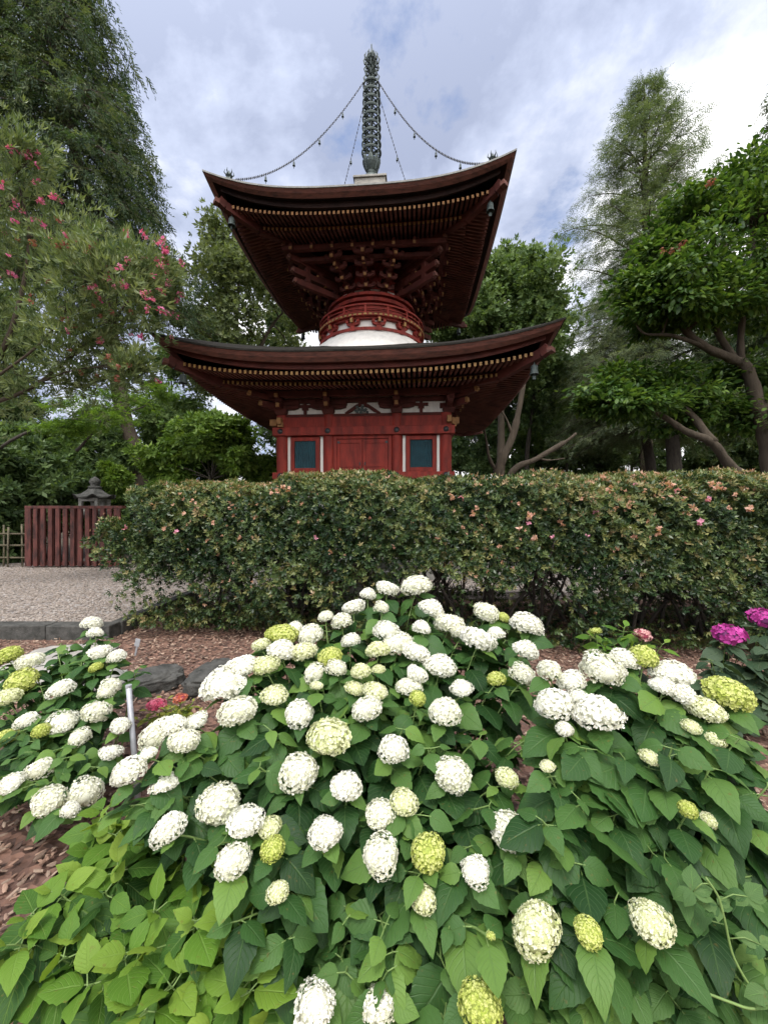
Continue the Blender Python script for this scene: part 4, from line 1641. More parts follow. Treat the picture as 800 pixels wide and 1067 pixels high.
conifer('cedar_tree', 'dark cedar between the tall pointed conifer and the pagoda roof', 'tree', tr, .34, 5.6, 12.8,
        lambda t: 3.9 * (1 - t) ** .5 + .4, 95, L['cedar'], M['bark_dark'], T_NEEDLE, .40, droop=.45, lift=.2, per=17, seed=18, twl=.36, hang=.25)
tr = [foot(W(850, 520, 14)) - Vector((0, 0, .1)), W(850, 400, 14), W(846, 150, 14), W(840, 30, 14)]
conifer('cypress_tree', 'drooping conifer whose sprays poke in at the upper right edge', 'tree', tr, .3, 7.5, 18.0,
        lambda t: 3.0 * (1 - t) ** .6 + .4, 85, L['cypress'], M['bark_dark'], T_HANG, .38, droop=.7, lift=.25, per=30, seed=28, twl=.4, hang=.4)

# ---- gnarled broad leaved tree at the right
T_MAG = [big_leaf(3, w, 'oval', .08, dr, q, 0) for q, (w, dr) in enumerate(((.52, .2), (.58, .35), (.48, .1)))]
mg = pxc([(772, 190, 34, 14, .3), (800, 172, 40, 16, .4), (740, 212, 40, 16, .2), (790, 225, 48, 20, .0), (712, 240, 42, 17, .2), (752, 255, 46, 18, -.3), (800, 262, 42, 20, -.3), (690, 268, 32, 14, .2),
          (722, 285, 42, 16, -.4), (676, 298, 30, 14, 0), (770, 300, 44, 18, -.5), (668, 322, 24, 10, 0), (702, 318, 36, 14, -.3), (742, 325, 38, 15, -.2), (800, 320, 36, 20, 0), (690, 338, 26, 9, .2), (835, 210, 45, 25, .2), (840, 290, 45, 30, .2),
          (625, 408, 24, 11, 0), (650, 398, 32, 12, .3), (640, 422, 30, 10, -.3), (682, 398, 36, 13, .4), (672, 425, 36, 12, -.2), (712, 410, 34, 13, .1), (732, 428, 26, 13, .3), (700, 440, 28, 10, .5), (612, 425, 12, 6, .1),
          (790, 385, 32, 22, .5), (765, 440, 26, 16, .6), (810, 430, 40, 25, .2), (750, 395, 22, 10, .6)], 6.4, 1.25, .3, 12)
B0 = Vector((W(802, 500, 6.5).x, 6.5, 0))
tr = [([B0, W(803, 520, 6.5), W(800, 470, 6.5), W(790, 425, 6.5), W(778, 385, 6.5), W(764, 375, 6.5), W(735, 362, 6.4), W(712, 342, 6.4), W(703, 318, 6.4), W(688, 300, 6.5)], 0.16, .024),
      ([W(785, 405, 6.5), W(772, 372, 6.6), W(774, 330, 6.6), W(785, 280, 6.6), W(782, 225, 6.6)], .075, .02),
      ([W(764, 375, 6.5), W(740, 330, 6.6), W(735, 290, 6.6), W(745, 250, 6.6)], .06, .02),
      ([W(735, 362, 6.4), W(700, 350, 6.3), W(672, 348, 6.3), W(660, 335, 6.3)], .04, .012),
      ([W(800, 505, 6.4), W(765, 490, 6.2), W(742, 462, 6.1), W(715, 450, 6.1), W(692, 435, 6.2), W(668, 425, 6.2), W(640, 420, 6.2)], .095, .018),
      ([W(742, 462, 6.1), W(720, 432, 6.4), W(700, 420, 6.5), W(675, 412, 6.6)], .07, .02),
      ([W(795, 440, 6.5), W(820, 380, 6.5), W(830, 300, 6.5), W(832, 230, 6.5)], .1, .03)]
mag, _ = broadleaf('gnarled_tree', 'gnarled old tree with layered glossy leaf pads at the right edge', 'tree', tr, mg, L['magnolia'], M['bark'], T_MAG, .097, 98, sub=14, flat=.40, face_up=1.1, seed=14, twig=.009)
for i, (px, py) in enumerate([(708, 258), (700, 262), (712, 254), (690, 262), (738, 192), (742, 190)]):
    o = prot[4 + i % 3].copy()
    o.data = o.data
    o.name = 'seed_cluster'
    o.parent = mag
    o.location = W(px, py, 5.95) - B0
    o.scale = (.8, .8, .8)
    COL.objects.link(o)

# ---- thin woodland behind: slender trees copied from three patterns
mk = []
for i in range(3):
    rr = random.Random(60 + i)
    h = 11 + 2 * i
    pts = [Vector((0, 0, 0)), Vector((rr.uniform(-.2, .2), 0, h * .3)), Vector((rr.uniform(-.4, .4), .1, h * .6)), Vector((rr.uniform(-.4, .4), 0, h))]
    cl = []
    for j in range(24):
        z = h * rr.uniform(.44, 1.0)
        a = rr.uniform(0, 2 * PI)
        rad = rr.uniform(.2, 1.0) * 2.3 * math.sin(PI * min(.97, (z / h - .36) / .66)) ** .6
        cl.append((Vector((rad * math.cos(a), rad * math.sin(a), z)), (.85, .85, .55)))
    root, _ = broadleaf('woodland_tree', 'placeholder', 'tree', [(pts, .16 + .02 * i, .03)], cl, [L['dark'], L['mid'], L['dark']][i], M['bark_dark'], T_ROS, .26, 15, group='slender trees of the wood behind', sub=10, seed=70 + i, twig=.015)
    mk.append(root)
spots = [(498, 24, 'slender dark tree right beside the lower pagoda roof'), (530, 27, 'slender dark tree behind the leaning bare trunk'), (552, 23, 'slim woodland tree right of the leaning bare trunk'), (570, 29, 'slim woodland tree with sky gaps round its stem'),
         (590, 25, 'dark woodland tree below the grey cedar boughs'), (612, 31, 'distant slim tree framed by pale sky near the low leaf pad'), (636, 27, 'woodland tree partly behind the low leaf pad'), (658, 32, 'far woodland tree left of the thick cedar trunk'),
         (735, 28, 'woodland tree seen under the gnarled limb'), (765, 24, 'woodland tree behind the trunk of the gnarled tree'), (810, 22, 'woodland tree at the far right behind the gnarled tree'),
         (12, 21, 'dark woodland tree at the left edge behind the flowering shrub'), (108, 28, 'dark woodland tree behind the maple sprays'), (180, 24, 'dark woodland tree between the conifer trunk and the round shrub'),
         (288, 26, 'dark tree hard against the left wall of the pagoda'), (480, 30, 'tree in the shade under the right of the lower roof')]
for i, (px, d, lb) in enumerate(spots):
    src = mk[i % 3]
    first = i < 3
    root = src if first else src.copy()
    if not first:
        COL.objects.link(root)
        for ch in src.children:
            c2 = ch.copy()
            c2.parent = root
            COL.objects.link(c2)
    root.location = foot(W(px, 534, d))
    root.rotation_euler = (0, 0, i * 1.3)
    s_ = .85 + .09 * (i % 4)
    root.scale = (s_, s_, s_ * (1.0 if px > 450 else .95))
    root['label'] = lb

t = thing('leaning_trunk', 'bare leaning forked trunk rising beside the right corner of the lower roof', 'tree', (0, 0, 0))
mb = MB()
mb.tube(smooth_path([foot(W(508, 534, 13)), W(516, 505, 13), W(523, 480, 13), W(534, 455, 13), W(541, 425, 13), W(545, 400, 13)]), [.17] * 6 + [.15] * 8 + [.12] * 8 + [.09] * 9, 9)
mb.build('trunk', M['bark'], t, smooth=True)
mb = MB()
mb.tube(smooth_path([W(519, 495, 13), W(510, 478, 13), W(507, 462, 13), W(503, 440, 13)]), [.06] * 7 + [.045] * 6 + [.03] * 6, 7)
mb.tube(smooth_path([W(534, 455, 13), W(528, 438, 13), W(520, 425, 13)]), [.05] * 5 + [.03] * 8, 7)
mb.build('branch', M['bark'], t, smooth=True)
t = thing('leaning_trunk', 'pale bare branch propped low across the woodland gap right of the pagoda', 'tree', (0, 0, 0))
mb = MB()
mb.tube(smooth_path([foot(W(515, 534, 14)), W(530, 498, 14), W(560, 478, 14), W(590, 460, 14), W(600, 452, 14)]), [.11] * 10 + [.09] * 8 + [.05] * 7, 8)
mb.build('trunk', M['bark'], t, smooth=True)
mb = MB()
mb.tube(smooth_path([W(560, 478, 14), W(572, 480, 14), W(588, 478, 14)]), [.04] * 7 + [.02] * 6, 6)
mb.build('branch', M['bark'], t, smooth=True)

und = [(490, 482, 26, 26, 24), (538, 488, 24, 20, 26), (578, 480, 26, 22, 27), (622, 486, 24, 20, 25), (655, 478, 26, 24, 28), (712, 486, 26, 18, 26), (752, 480, 26, 24, 25), (600, 455, 30, 18, 33), (545, 450, 30, 18, 34), (690, 455, 34, 16, 32), (640, 448, 26, 16, 36), (795, 480, 24, 26, 22)]
und_l = ['dark understorey bush hard by the right corner post of the pagoda', 'dark understorey bush behind the leaning bare trunk', 'dark understorey bush below the propped pale branch', 'dark understorey bush under the tip of the low leaf pad', 'dark understorey bush left of the thick cedar trunk', 'dark understorey bush right of the thick cedar trunk',
         'dark understorey bush beneath the gnarled limb', 'far dark thicket tree under the grey cedar boughs', 'far dark thicket tree right of the lower roof tip', 'far dark thicket tree between the two cedar trunks', 'far dark thicket tree behind the low leaf pad', 'dark understorey bush at the foot of the gnarled trunk']
for i, (px, py, rx, ry, d) in enumerate(und):
    c = W(px, py, d)
    broadleaf('understorey_bush', und_l[i], 'bush', [([foot(c), c * .5 + foot(c) * .5, c], .09, .03)], ell(px, py, rx, ry, d, 15, 200 + i, .36, .4), L['dark'], M['bark_dark'], T_ROS, .27, 16, group='understorey of the wood behind', sub=8, flat=.7, face_up=.8, seed=220 + i, twig=.012)

# ---- low far-off wood closing the view near the ground
fo = Foliage()
n = 16000
a = RNG.uniform(-1.25, 1.25, n)
dd = RNG.uniform(42, 60, n)
P = np.stack([np.sin(a) * dd, np.cos(a) * dd, RNG.random(n) ** 1.3 * (4.2 + 1.5 * np.sin(a * 23) + np.sin(a * 61))], 1)
put(fo, T_ROS, P, rnd_dirs(n), norm(RNG.normal(size=(n, 3)) * .4 + [0, 0, 1]), RNG.uniform(.5, .9, n))
tag(fo.build('far_wood', L['dark']), 'low dark mass of far-off woodland undergrowth', kind='stuff')
# ------------------------------------------------------------------ clipped azalea hedge
hd = thing('hedge', 'long clipped azalea hedge with fading coral blossoms in front of the pagoda', 'hedge', (2.38, 5.0, 0), -R(6.5))
HA, HB, HC, HZ = 5.82, 1.06, .93, .98


def wob(P):
    return .036 * (np.sin(P[:, 0] * 2.1 + 1) + np.sin(P[:, 1] * 3.3 + P[:, 0] * 1.2) + np.sin(P[:, 2] * 4.1 + P[:, 0] * 2.9) + .8 * np.sin(P[:, 0] * 6.3 + P[:, 2] * 5.0) + .6 * np.sin(P[:, 0] * 11 + P[:, 1] * 9 + P[:, 2] * 8))


def holes(P):
    return np.sin(P[:, 0] * 2.2 + .6) + .8 * np.sin(P[:, 0] * 4.7 + P[:, 2] * 3) + .5 * np.sin(P[:, 2] * 9 + P[:, 0] * 8)


def hedge_points(n, lo, hi, keep_low=True):
    out, nor = [], []
    tot = 0
    while tot < n:
        m = 200000
        P = RNG.uniform(-1.08, 1.08, (m, 3)) * np.array([HA, HB, HC])
        # the far right end of the hedge lies well outside the view: keep what is near
        P = P[P[:, 0] < 5.4]
        q = P / np.array([HA, HB, HC])
        e = np.array([8, 4.2, 4.2])
        ex = np.abs(q) ** e
        # narrower towards its foot
        ex[:, 2] = np.where(q[:, 2] < 0, np.abs(q[:, 2]) ** 12, ex[:, 2])
        f = ex.sum(1) ** (1 / 4.4) - wob(P)
        k = (f > lo) & (f < hi)
        g = norm(np.sign(q) * e * np.abs(q) ** (e - 1) / np.array([HA, HB, HC]))
        d = (hi - f) / (hi - lo)
        k &= RNG.random(len(P)) < np.exp(-2.6 * d)
        low = P[:, 2] < -.30
        if keep_low:
            pk = np.where(low & (P[:, 2] > -.82), .07 + .93 * (holes(P) < .45), 1.0) * np.where(P[:, 2] < -.78, .6, 1)
            pk *= np.where((P[:, 0] < -HA + .75) & (P[:, 2] < -.55 + .75 * (.75 - (P[:, 0] + HA))), 0, 1)
            ul = P[:, 0] + HA
            pk = np.where((ul > .3) & (ul < 1.8) & (P[:, 2] < -.42) & (P[:, 2] > -.68), .22, pk)
            pk = np.where((ul < 1.5) & (P[:, 2] <= -.68) & (ul > .55), .55, pk)
            pk = np.where((ul > 3.7 + .3 * np.sin(P[:, 2] * 9)) & (ul < 5.5) & (P[:, 2] < -.22 + .1 * np.sin(ul * 5)) & (P[:, 2] > -.66), .05, pk)
            pock = np.sin(P[:, 0] * 13 + P[:, 2] * 4) * np.sin(P[:, 2] * 15 + P[:, 0] * 3) + .6 * np.sin(P[:, 0] * 27 + P[:, 1] * 20 + P[:, 2] * 21)
            pk = pk * np.where((pock < -.15) & (f > .90) & (P[:, 2] < .78), .15, 1)
            k &= RNG.random(len(P)) < pk
        out.append(P[k])
        nor.append(g[k])
        tot += k.sum()
    return np.concatenate(out)[:n], np.concatenate(nor)[:n]


fo = Foliage()
n = 84000
P, N = hedge_points(n, .74, 1.03)
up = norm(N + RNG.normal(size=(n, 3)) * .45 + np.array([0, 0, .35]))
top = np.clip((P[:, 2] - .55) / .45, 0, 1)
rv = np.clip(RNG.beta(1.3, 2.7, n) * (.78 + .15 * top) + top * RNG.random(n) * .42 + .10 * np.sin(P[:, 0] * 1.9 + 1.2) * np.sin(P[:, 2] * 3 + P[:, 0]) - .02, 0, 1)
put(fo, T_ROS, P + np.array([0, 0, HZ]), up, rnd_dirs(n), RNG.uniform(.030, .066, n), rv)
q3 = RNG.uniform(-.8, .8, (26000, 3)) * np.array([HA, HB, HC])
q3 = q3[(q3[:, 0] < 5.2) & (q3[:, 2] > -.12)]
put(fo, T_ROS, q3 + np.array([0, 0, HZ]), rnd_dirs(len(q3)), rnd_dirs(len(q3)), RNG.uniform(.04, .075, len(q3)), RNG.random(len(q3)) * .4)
# withered blossoms caught among the leaves
n2 = 3200
P2, N2 = hedge_points(n2, .97, 1.05)
k = (np.sin(P2[:, 0] * 1.7 + 2.0) + np.sin(P2[:, 0] * 4.1) + RNG.normal(size=n2) * .9 + P2[:, 2] * 1.2) > 1.0
fo.scatter(T_ROS[0], P2[k] + np.array([0, 0, HZ]), frames(norm(N2[k] + RNG.normal(size=(k.sum(), 3)) * .4), rnd_dirs(k.sum())), RNG.uniform(.02, .036, k.sum()), None, 1)
L['wither'] = leaf_mat('withered azalea petals', [(.28, .15, .09), (.45, .24, .15), (.58, .36, .26)], .2, .7)
fo.build('foliage', [L['hedge'], L['wither']], hd)

pro = [blossom_mesh('blossom', 4, .026, .036, L['coral'], 90 + s) for s in range(2)] + [blossom_mesh('blossom', 4, .026, .036, L['rose'], 95 + s) for s in range(2)]
spot = [(112, 540), (118, 545), (108, 548), (130, 550), (155, 530), (160, 528), (200, 522), (205, 525), (192, 535), (185, 555), (172, 552), (290, 512), (296, 508), (300, 510), (284, 514), (480, 520), (495, 530), (492, 535), (482, 550), (470, 518), (552, 538), (550, 545), (541, 552),
        (556, 560), (570, 522), (572, 520), (540, 525), (620, 535), (640, 530), (655, 528), (660, 560), (690, 520), (697, 506), (705, 512), (712, 520), (740, 505), (745, 508), (752, 510), (748, 504), (738, 520), (712, 535), (715, 536), (685, 550), (684, 555), (700, 505), (660, 505), (628, 498), (690, 498), (765, 515), (780, 530), (585, 545), (610, 560), (640, 572), (520, 570), (455, 560), (430, 545), (410, 570), (330, 560), (345, 575), (250, 560), (222, 545), (240, 530), (385, 540), (575, 560), (605, 520), (635, 510), (670, 512), (722, 530), (758, 530), (730, 545)]
hl = Vector((2.38, 5.0, 0))
hm = Matrix.Rotation(R(6.5), 3, 'Z')
for i, (px, py) in enumerate(spot):
    # where the sight line meets the clipped face of the hedge
    d = 3.5
    while d < 6.9:
        p = hm @ (W(px, py, d) - hl) - Vector((0, 0, HZ))
        q = (abs(p.x / HA) ** 8 + abs(p.y / HB) ** 4.2 + abs(p.z / HC) ** (4.2 if p.z > 0 else 12)) ** (1 / 4.4)
        if q < 1.03:
            break
        d += .02
    o = (pro[2 + i % 2] if i % 6 == 3 else pro[i % 2]).copy()
    o.name = 'blossom'
    o.parent = hd
    o.location = p + Vector((0, -.015, HZ))
    o.rotation_euler = (random.uniform(0, 6), random.uniform(0, 6), random.uniform(0, 6))
    s_ = random.uniform(.5, 1.0)
    o.scale = (s_, s_, s_)
    COL.objects.link(o)

r = random.Random(21)
mb = MB()
x = -HA + .95
while x < 5.2:
    for j in range(r.randint(4, 6)):
        a = r.uniform(0, 2 * PI)
        b0 = Vector((x + r.uniform(-.12, .12), r.uniform(-.35, .3), 0))
        l = r.uniform(.25, .55)
        p1 = b0 + Vector((math.cos(a) * l * .35, math.sin(a) * l * .35, .25 + r.uniform(0, .15)))
        p2 = b0 + Vector((math.cos(a) * l, math.sin(a) * l, .60 + r.uniform(0, .2)))
        p3 = p2 + Vector((math.cos(a) * .25 + r.uniform(-.2, .2), math.sin(a) * .25, .5))
        mb.tube(smooth_path([b0, p1, p2, p3], 4), [.022] * 4 + [.017] * 4 + [.011] * 5, 6)
        for q in range(4):
            s0 = p1.lerp(p2, r.random())
            e = s0 + Vector((r.uniform(-.3, .3), r.uniform(-.3, .3), r.uniform(.2, .45)))
            mb.tube([s0, s0.lerp(e, .5) + Vector((r.uniform(-.04, .04), 0, .03)), e], [.009, .007, .004], 5)
    x += r.uniform(.38, .62)
mb.build('stems', M['bark_dark'], hd, smooth=True)
# ------------------------------------------------------------------ hydrangeas
T_HEART = [big_leaf(11, w, 'heart', f, dr, s, .035) for s, (w, f, dr) in enumerate([(.88, .10, .22), (.82, .14, .32), (.92, .08, .14), (.78, .13, .42), (.86, .06, .08)])]
T_OVAL = [big_leaf(11, w, 'oval', f, dr, s + 9, .04) for s, (w, f, dr) in enumerate([(.64, .13, .18), (.60, .16, .30), (.70, .11, .08), (.62, .15, .38)])]
L['annabelle'] = leaf_mat('hydrangea leaves', [(.017, .052, .014), (.042, .108, .026), (.078, .165, .039), (.15, .26, .05)], .25, .42, True, vein_col=(.13, .22, .08), clump=1.5)
L['bigleaf'] = leaf_mat('bright hydrangea leaves', [(.018, .058, .012), (.052, .13, .018), (.12, .24, .028), (.24, .35, .05)], .30, .5, True, vein_col=(.26, .38, .10), clump=2)
L['greyleaf'] = leaf_mat('greyish hydrangea leaves', [(.030, .060, .030), (.055, .092, .048), (.085, .125, .070)], .2, .5, True, vein_col=(.14, .19, .11))
L['yellowleaf'] = leaf_mat('yellowish hydrangea leaves', [(.09, .14, .02), (.20, .25, .04), (.33, .34, .07)], .3, .45, True)
L['vine'] = leaf_mat('vine leaves', [(.05, .12, .035), (.09, .17, .05), (.13, .22, .07)], .3, .5, True)


def petal_mat(name, stops, trans=.25):
    m, nt, b = new_mat(name)
    at = nd(nt, 'ShaderNodeAttribute', attribute_name='rnd')
    n = len(stops)
    c = ramp(nt, at.outputs['Fac'], [(i / (n - 1), s) for i, s in enumerate(stops)])
    # tinted eye of each floret
    uv = nd(nt, 'ShaderNodeTexCoord').outputs['UV']
    sp_ = nd(nt, 'ShaderNodeSeparateXYZ')
    nt.links.new(uv, sp_.inputs[0])
    eye = mathn(nt, 'SUBTRACT', 1, mathn(nt, 'MULTIPLY', sp_.outputs[1], 3.2), clamp=True)
    c = mix(nt, mathn(nt, 'MULTIPLY', eye, .55), c, tuple(x * y for x, y in zip(stops[0], (.75, .85, .5))))
    nt.links.new(c, b.inputs['Base Color'])
    b.inputs['Roughness'].default_value = .7
    b.inputs['Specular IOR Level'].default_value = .2
    t = nd(nt, 'ShaderNodeBsdfTranslucent')
    nt.links.new(c, t.inputs['Color'])
    mx = nd(nt, 'ShaderNodeMixShader')
    mx.inputs[0].default_value = trans
    nt.links.new(b.outputs[0], mx.inputs[1])
    nt.links.new(t.outputs[0], mx.inputs[2])
    nt.links.new(mx.outputs[0], nt.nodes['Material Output'].inputs['Surface'])
    return m


PM = {'W': petal_mat('white petals', [(.64, .66, .44), (.80, .79, .66), (.87, .86, .77), (.89, .88, .82)]),
      'P': petal_mat('cream green petals', [(.50, .56, .22), (.68, .70, .40), (.80, .80, .58), (.84, .84, .68)]),
      'L': petal_mat('lime petals', [(.28, .37, .05), (.42, .49, .09), (.58, .62, .18), (.66, .68, .28)]),
      'K': petal_mat('hot pink petals', [(.50, .05, .12), (.68, .12, .22), (.74, .25, .34)]),
      'O': petal_mat('salmon petals', [(.50, .10, .05), (.66, .20, .12), (.70, .32, .22)]),
      'U': petal_mat('magenta purple petals', [(.34, .03, .20), (.54, .07, .34), (.66, .20, .48)]),
      'R': petal_mat('dusty rose petals', [(.50, .22, .22), (.66, .36, .35), (.74, .50, .46)])}
CORE = plain('flower head core', (.66, .66, .52), .9, var=.3, scale=20, bstr=0)


CORES = {'U': plain('purple core', (.16, .03, .13), .9, var=.3, scale=20, bstr=0), 'K': plain('pink core', (.35, .06, .10), .9, var=.3, scale=20, bstr=0), 'P': plain('cream core', (.52, .54, .28), .9, var=.3, scale=20, bstr=0), 'L': plain('lime core', (.34, .40, .08), .9, var=.3, scale=20, bstr=0)}
CORES['O'] = CORES['R'] = CORES['K']


def petal_T(seed, w):
    """four rounded petals of one floret facing +z, radius 1"""
    r = random.Random(seed)
    ps = []
    for i in range(4):
        v = np.array([(0, 0, 0), (w * .30, .30, .03), (w * .52, .68, .10), (w * .26, .98, .06), (0, .66, .0), (0, 1.03, .02), (-w * .26, .98, .06), (-w * .52, .68, .10), (-w * .30, .30, .03)])
        f = np.array([(0, 1, 2, 4), (4, 2, 3, 5), (0, 4, 7, 8), (4, 5, 6, 7)])
        uv = np.stack([v[:, 0] * .5 + .5, v[:, 1]], 1)
        ps.append(moved((v, f, uv), rotz(R(90 * i + r.uniform(-12, 12))) @ rotx(r.uniform(-.05, .38)), (0, 0, 0), r.uniform(.85, 1.1)))
    return merge_T(ps)


T_PET = [petal_T(s, .95) for s in range(5)]


def head_mesh(kind, seed, nf=170, fl=.185, squash=.78, gaps=.05, lump=.10):
    """a ball of florets, radius 1, flattened and open underneath"""
    rg = np.random.default_rng(seed)
    i = np.arange(nf) + .5
    z = 1 - 1.66 * i / nf
    a = i * 2.39996 + rg.normal(size=nf) * .15
    rr = np.sqrt(np.maximum(0, 1 - z * z))
    N = np.stack([rr * np.cos(a), rr * np.sin(a), z], 1)
    N = norm(N + rg.normal(size=(nf, 3)) * .06)
    ph = rg.random(3) * 6
    k = 1 + lump * (np.sin(N[:, 0] * 3.1 + ph[0]) + np.sin(N[:, 1] * 3.7 + ph[1]) + np.sin(N[:, 2] * 4 + ph[2])) * .5 + rg.normal(size=nf) * .035
    keep = rg.random(nf) > gaps
    P = N * k[:, None] * np.array([1, 1, squash])
    fo = Foliage()
    d = norm(np.cross(N, rg.normal(size=(nf, 3))))
    nrm = norm(N + rg.normal(size=(nf, 3)) * .38)
    Fm = frames(d, nrm)
    pick = rg.integers(0, 5, nf)
    rv = np.clip(rg.beta(3, 2, nf) + .10 * N[:, 2] + rg.uniform(-.32, .12), 0, 1)
    S = fl * rg.uniform(.8, 1.2, nf)
    for q in range(5):
        m = keep & (pick == q)
        fo.scatter(T_PET[q], P[m], Fm[m], S[m], rv[m])
    # small unopened buds between the petals
    # the dim core behind the florets and the forked stalk
    bm = bmesh.new()
    bmesh.ops.create_icosphere(bm, subdivisions=2, radius=.91)
    V = np.array([v.co[:] for v in bm.verts]) * np.array([1, 1, squash])
    V[:, 2] = np.maximum(V[:, 2], -.42)
    tri = [[v.index for v in f.verts] for f in bm.faces]
    bm.free()
    q4 = np.array([[t_[0], t_[1], t_[2], t_[2]] for t_ in tri])
    me_o = fo.build('flower_head', [PM[kind], CORES.get(kind, CORE)], smooth=False)
    COL.objects.unlink(me_o)
    bm = bmesh.new()
    bm.from_mesh(me_o.data)
    vs_ = [bm.verts.new(p) for p in V]
    for t_ in tri:
        f = bm.faces.new([vs_[j] for j in t_])
        f.material_index = 1
        f.smooth = True
    bm.to_mesh(me_o.data)
    bm.free()
    return me_o


HEADS = {'W': [head_mesh('W', s, 640, .099, .75, .06 + .03 * (s % 3), .10 + .04 * (s % 4)) for s in range(7)], 'P': [head_mesh('P', 20 + s, 640, .097, .75, .07) for s in range(4)],
         'L': [head_mesh('L', 40 + s, 600, .090, .75, .06, .05) for s in range(3)], 'B': [head_mesh('L', 50 + s, 120, .15, .65, .2, .12) for s in range(2)],
         'K': [head_mesh('K', 60, 60, .27, .62, .1)], 'O': [head_mesh('O', 61, 50, .27, .6, .15)], 'U': [head_mesh('U', 62 + s, 80, .26, .66, .12, .14) for s in range(2)], 'R': [head_mesh('R', 64, 60, .25, .75, .1)]}


def interp(tab):
    xs = [a for a, b in tab]
    ys = [b for a, b in tab]
    return lambda y: float(np.interp(y, xs, ys))


def hydrangea(name, label, heads, dfun, leafm, Ts, extra=(), fill=120, lsize=(.085, .13), seed=1, centre=None, group=None, pairs=5, below=(.05, .15), spread=.45, droop=(.0, .62), rosette_top=False, stemm=None, rfun=None, step=.075, hjit=.06, bottom=.25):
    r = random.Random(seed)
    pts = []
    for (px, py, w, k) in heads:
        d = dfun(py) + r.uniform(-hjit, hjit) * .6 - (.07 if py > 930 else .03 if py > 840 else 0)
        p = W(px, py, d)
        pts.append((p, w / 2 / F * d * (.88 if py < 820 else .84), k))
    ex = [W(px, py, dfun(py) + r.uniform(-.03, .03)) for (px, py) in extra]
    allp = [p for p, _, _ in pts] + ex
    c = Vector((sum(p.x for p in allp) / len(allp), sum(p.y for p in allp) / len(allp) + .15, 0)) if centre is None else Vector(centre)
    root = thing(name, label, 'plant', c, group=group)
    mb = MB()
    fo = Foliage()
    P, D, U, S, Rn = [], [], [], [], []

    def stem(top, rad, headed):
        base = c + (Vector((top.x, top.y, 0)) - c) * spread + Vector((r.uniform(-.05, .05), r.uniform(-.05, .05), 0))
        ctrl = base.lerp(Vector((top.x, top.y, 0)), .35) + Vector((0, 0, max(top.z, .1) * .75))
        path = bez(base, ctrl, top, 8)
        mb.tube([q - c for q in path], [rad * (1.25 - .6 * i / 8) for i in range(9)], 5, cap=False)
        ln = sum((path[i + 1] - path[i]).length for i in range(8))
        az = r.uniform(0, PI)
        s_ = r.uniform(.02, .05) if headed else .004
        for k in range(pairs):
            t = 1 - s_ / max(ln, .05)
            if t < bottom:
                break
            p = along(path, max(0, t))
            for sg in (0, 1):
                a = az + sg * PI + r.uniform(-.35, .35)
                grow = min(1.0, .58 + .22 * k) if not headed else min(1.0, .66 + .2 * k)
                if rosette_top:
                    grow = min(1.0, .58 + .26 * k)
                sz = r.uniform(*lsize) * grow * r.choice((.7, .9, 1, 1, 1.15))
                dz = -math.tan(r.uniform(*droop) * (.45 + .25 * k))
                if rosette_top and k == 0:
                    dz = r.uniform(.5, 1.3)
                elif rosette_top and k == 1:
                    dz = r.uniform(-.1, .35)
                elif rosette_top:
                    dz = r.uniform(-.55, .05)
                d_ = Vector((math.cos(a), math.sin(a), dz)).normalized()
                # leaves swing towards the open side of the bush and the light in front of it
                outw = Vector((p.x - c.x, p.y - c.y - .25, 0))
                if outw.length > .05:
                    d_ = (d_ + outw.normalized() * (.08 if rosette_top else .3)).normalized()
                pet = r.uniform(.015, .035)
                q = p + Vector((d_.x, d_.y, d_.z * .3 + .2)) * pet
                mb.tube([p - c, q - c], [rad * .55, rad * .45], 4, cap=False)
                P.append(q - c)
                D.append(d_)
                U.append((Vector((r.gauss(0, .38), r.gauss(0, .38) - .25, 1.0))).normalized())
                S.append(sz)
                Rn.append(max(0, min(1, r.gauss((.88, .62, .34, .15, .08)[min(k, 4)], .13) if rosette_top else r.gauss(.46, .24) + (.24 if k == 0 else 0) - .10 * k)))  # young top leaves brighter; lower leaves coloured darker to deepen the shaded gaps
            az += PI / 2 + r.uniform(-.25, .25)
            s_ += step * r.uniform(.7, 1.3) * (1 if k else .7)

    for (p, rad, k) in pts:
        stem(p - Vector((0, 0, rad * .45)), .0042, True)
    for p in ex:
        stem(p, .004, False)
    for i in range(fill):
        a, b = r.choice(allp), r.choice(allp)
        tries = 0
        while (a - b).length > .75 and tries < 30:
            b = r.choice(allp)
            tries += 1
        t = r.uniform(-.1, 1.1)
        p = a.lerp(b, t) + Vector((r.gauss(0, .05), r.gauss(0, .05), -r.uniform(*below)))
        if p.z < .1:
            p.z = r.uniform(.08, .16)
        stem(p, .0036, False)
    Pn, Dn, Un = (np.array([tuple(v) for v in q]) for q in (P, D, U))
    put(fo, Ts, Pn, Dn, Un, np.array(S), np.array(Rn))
    mb.build('stems', stemm or M['stem_green'], root, smooth=True)
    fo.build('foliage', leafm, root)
    for (p, rad, k) in pts:
        o = r.choice(HEADS[k]).copy()
        o.name = 'flower_head'
        o.parent = root
        o.location = p - c
        tilt = Vector(((p.x - c.x) * .35 + r.gauss(0, .14), (p.y - c.y) * .2 + .04 + r.gauss(0, .14), .9))
        o.rotation_euler = tilt.to_track_quat('Z', 'Y').to_euler()
        o.scale = (rad * r.uniform(.92, 1.1), rad * r.uniform(.92, 1.1), rad * r.uniform(.85, 1.05))
        COL.objects.link(o)
    return root


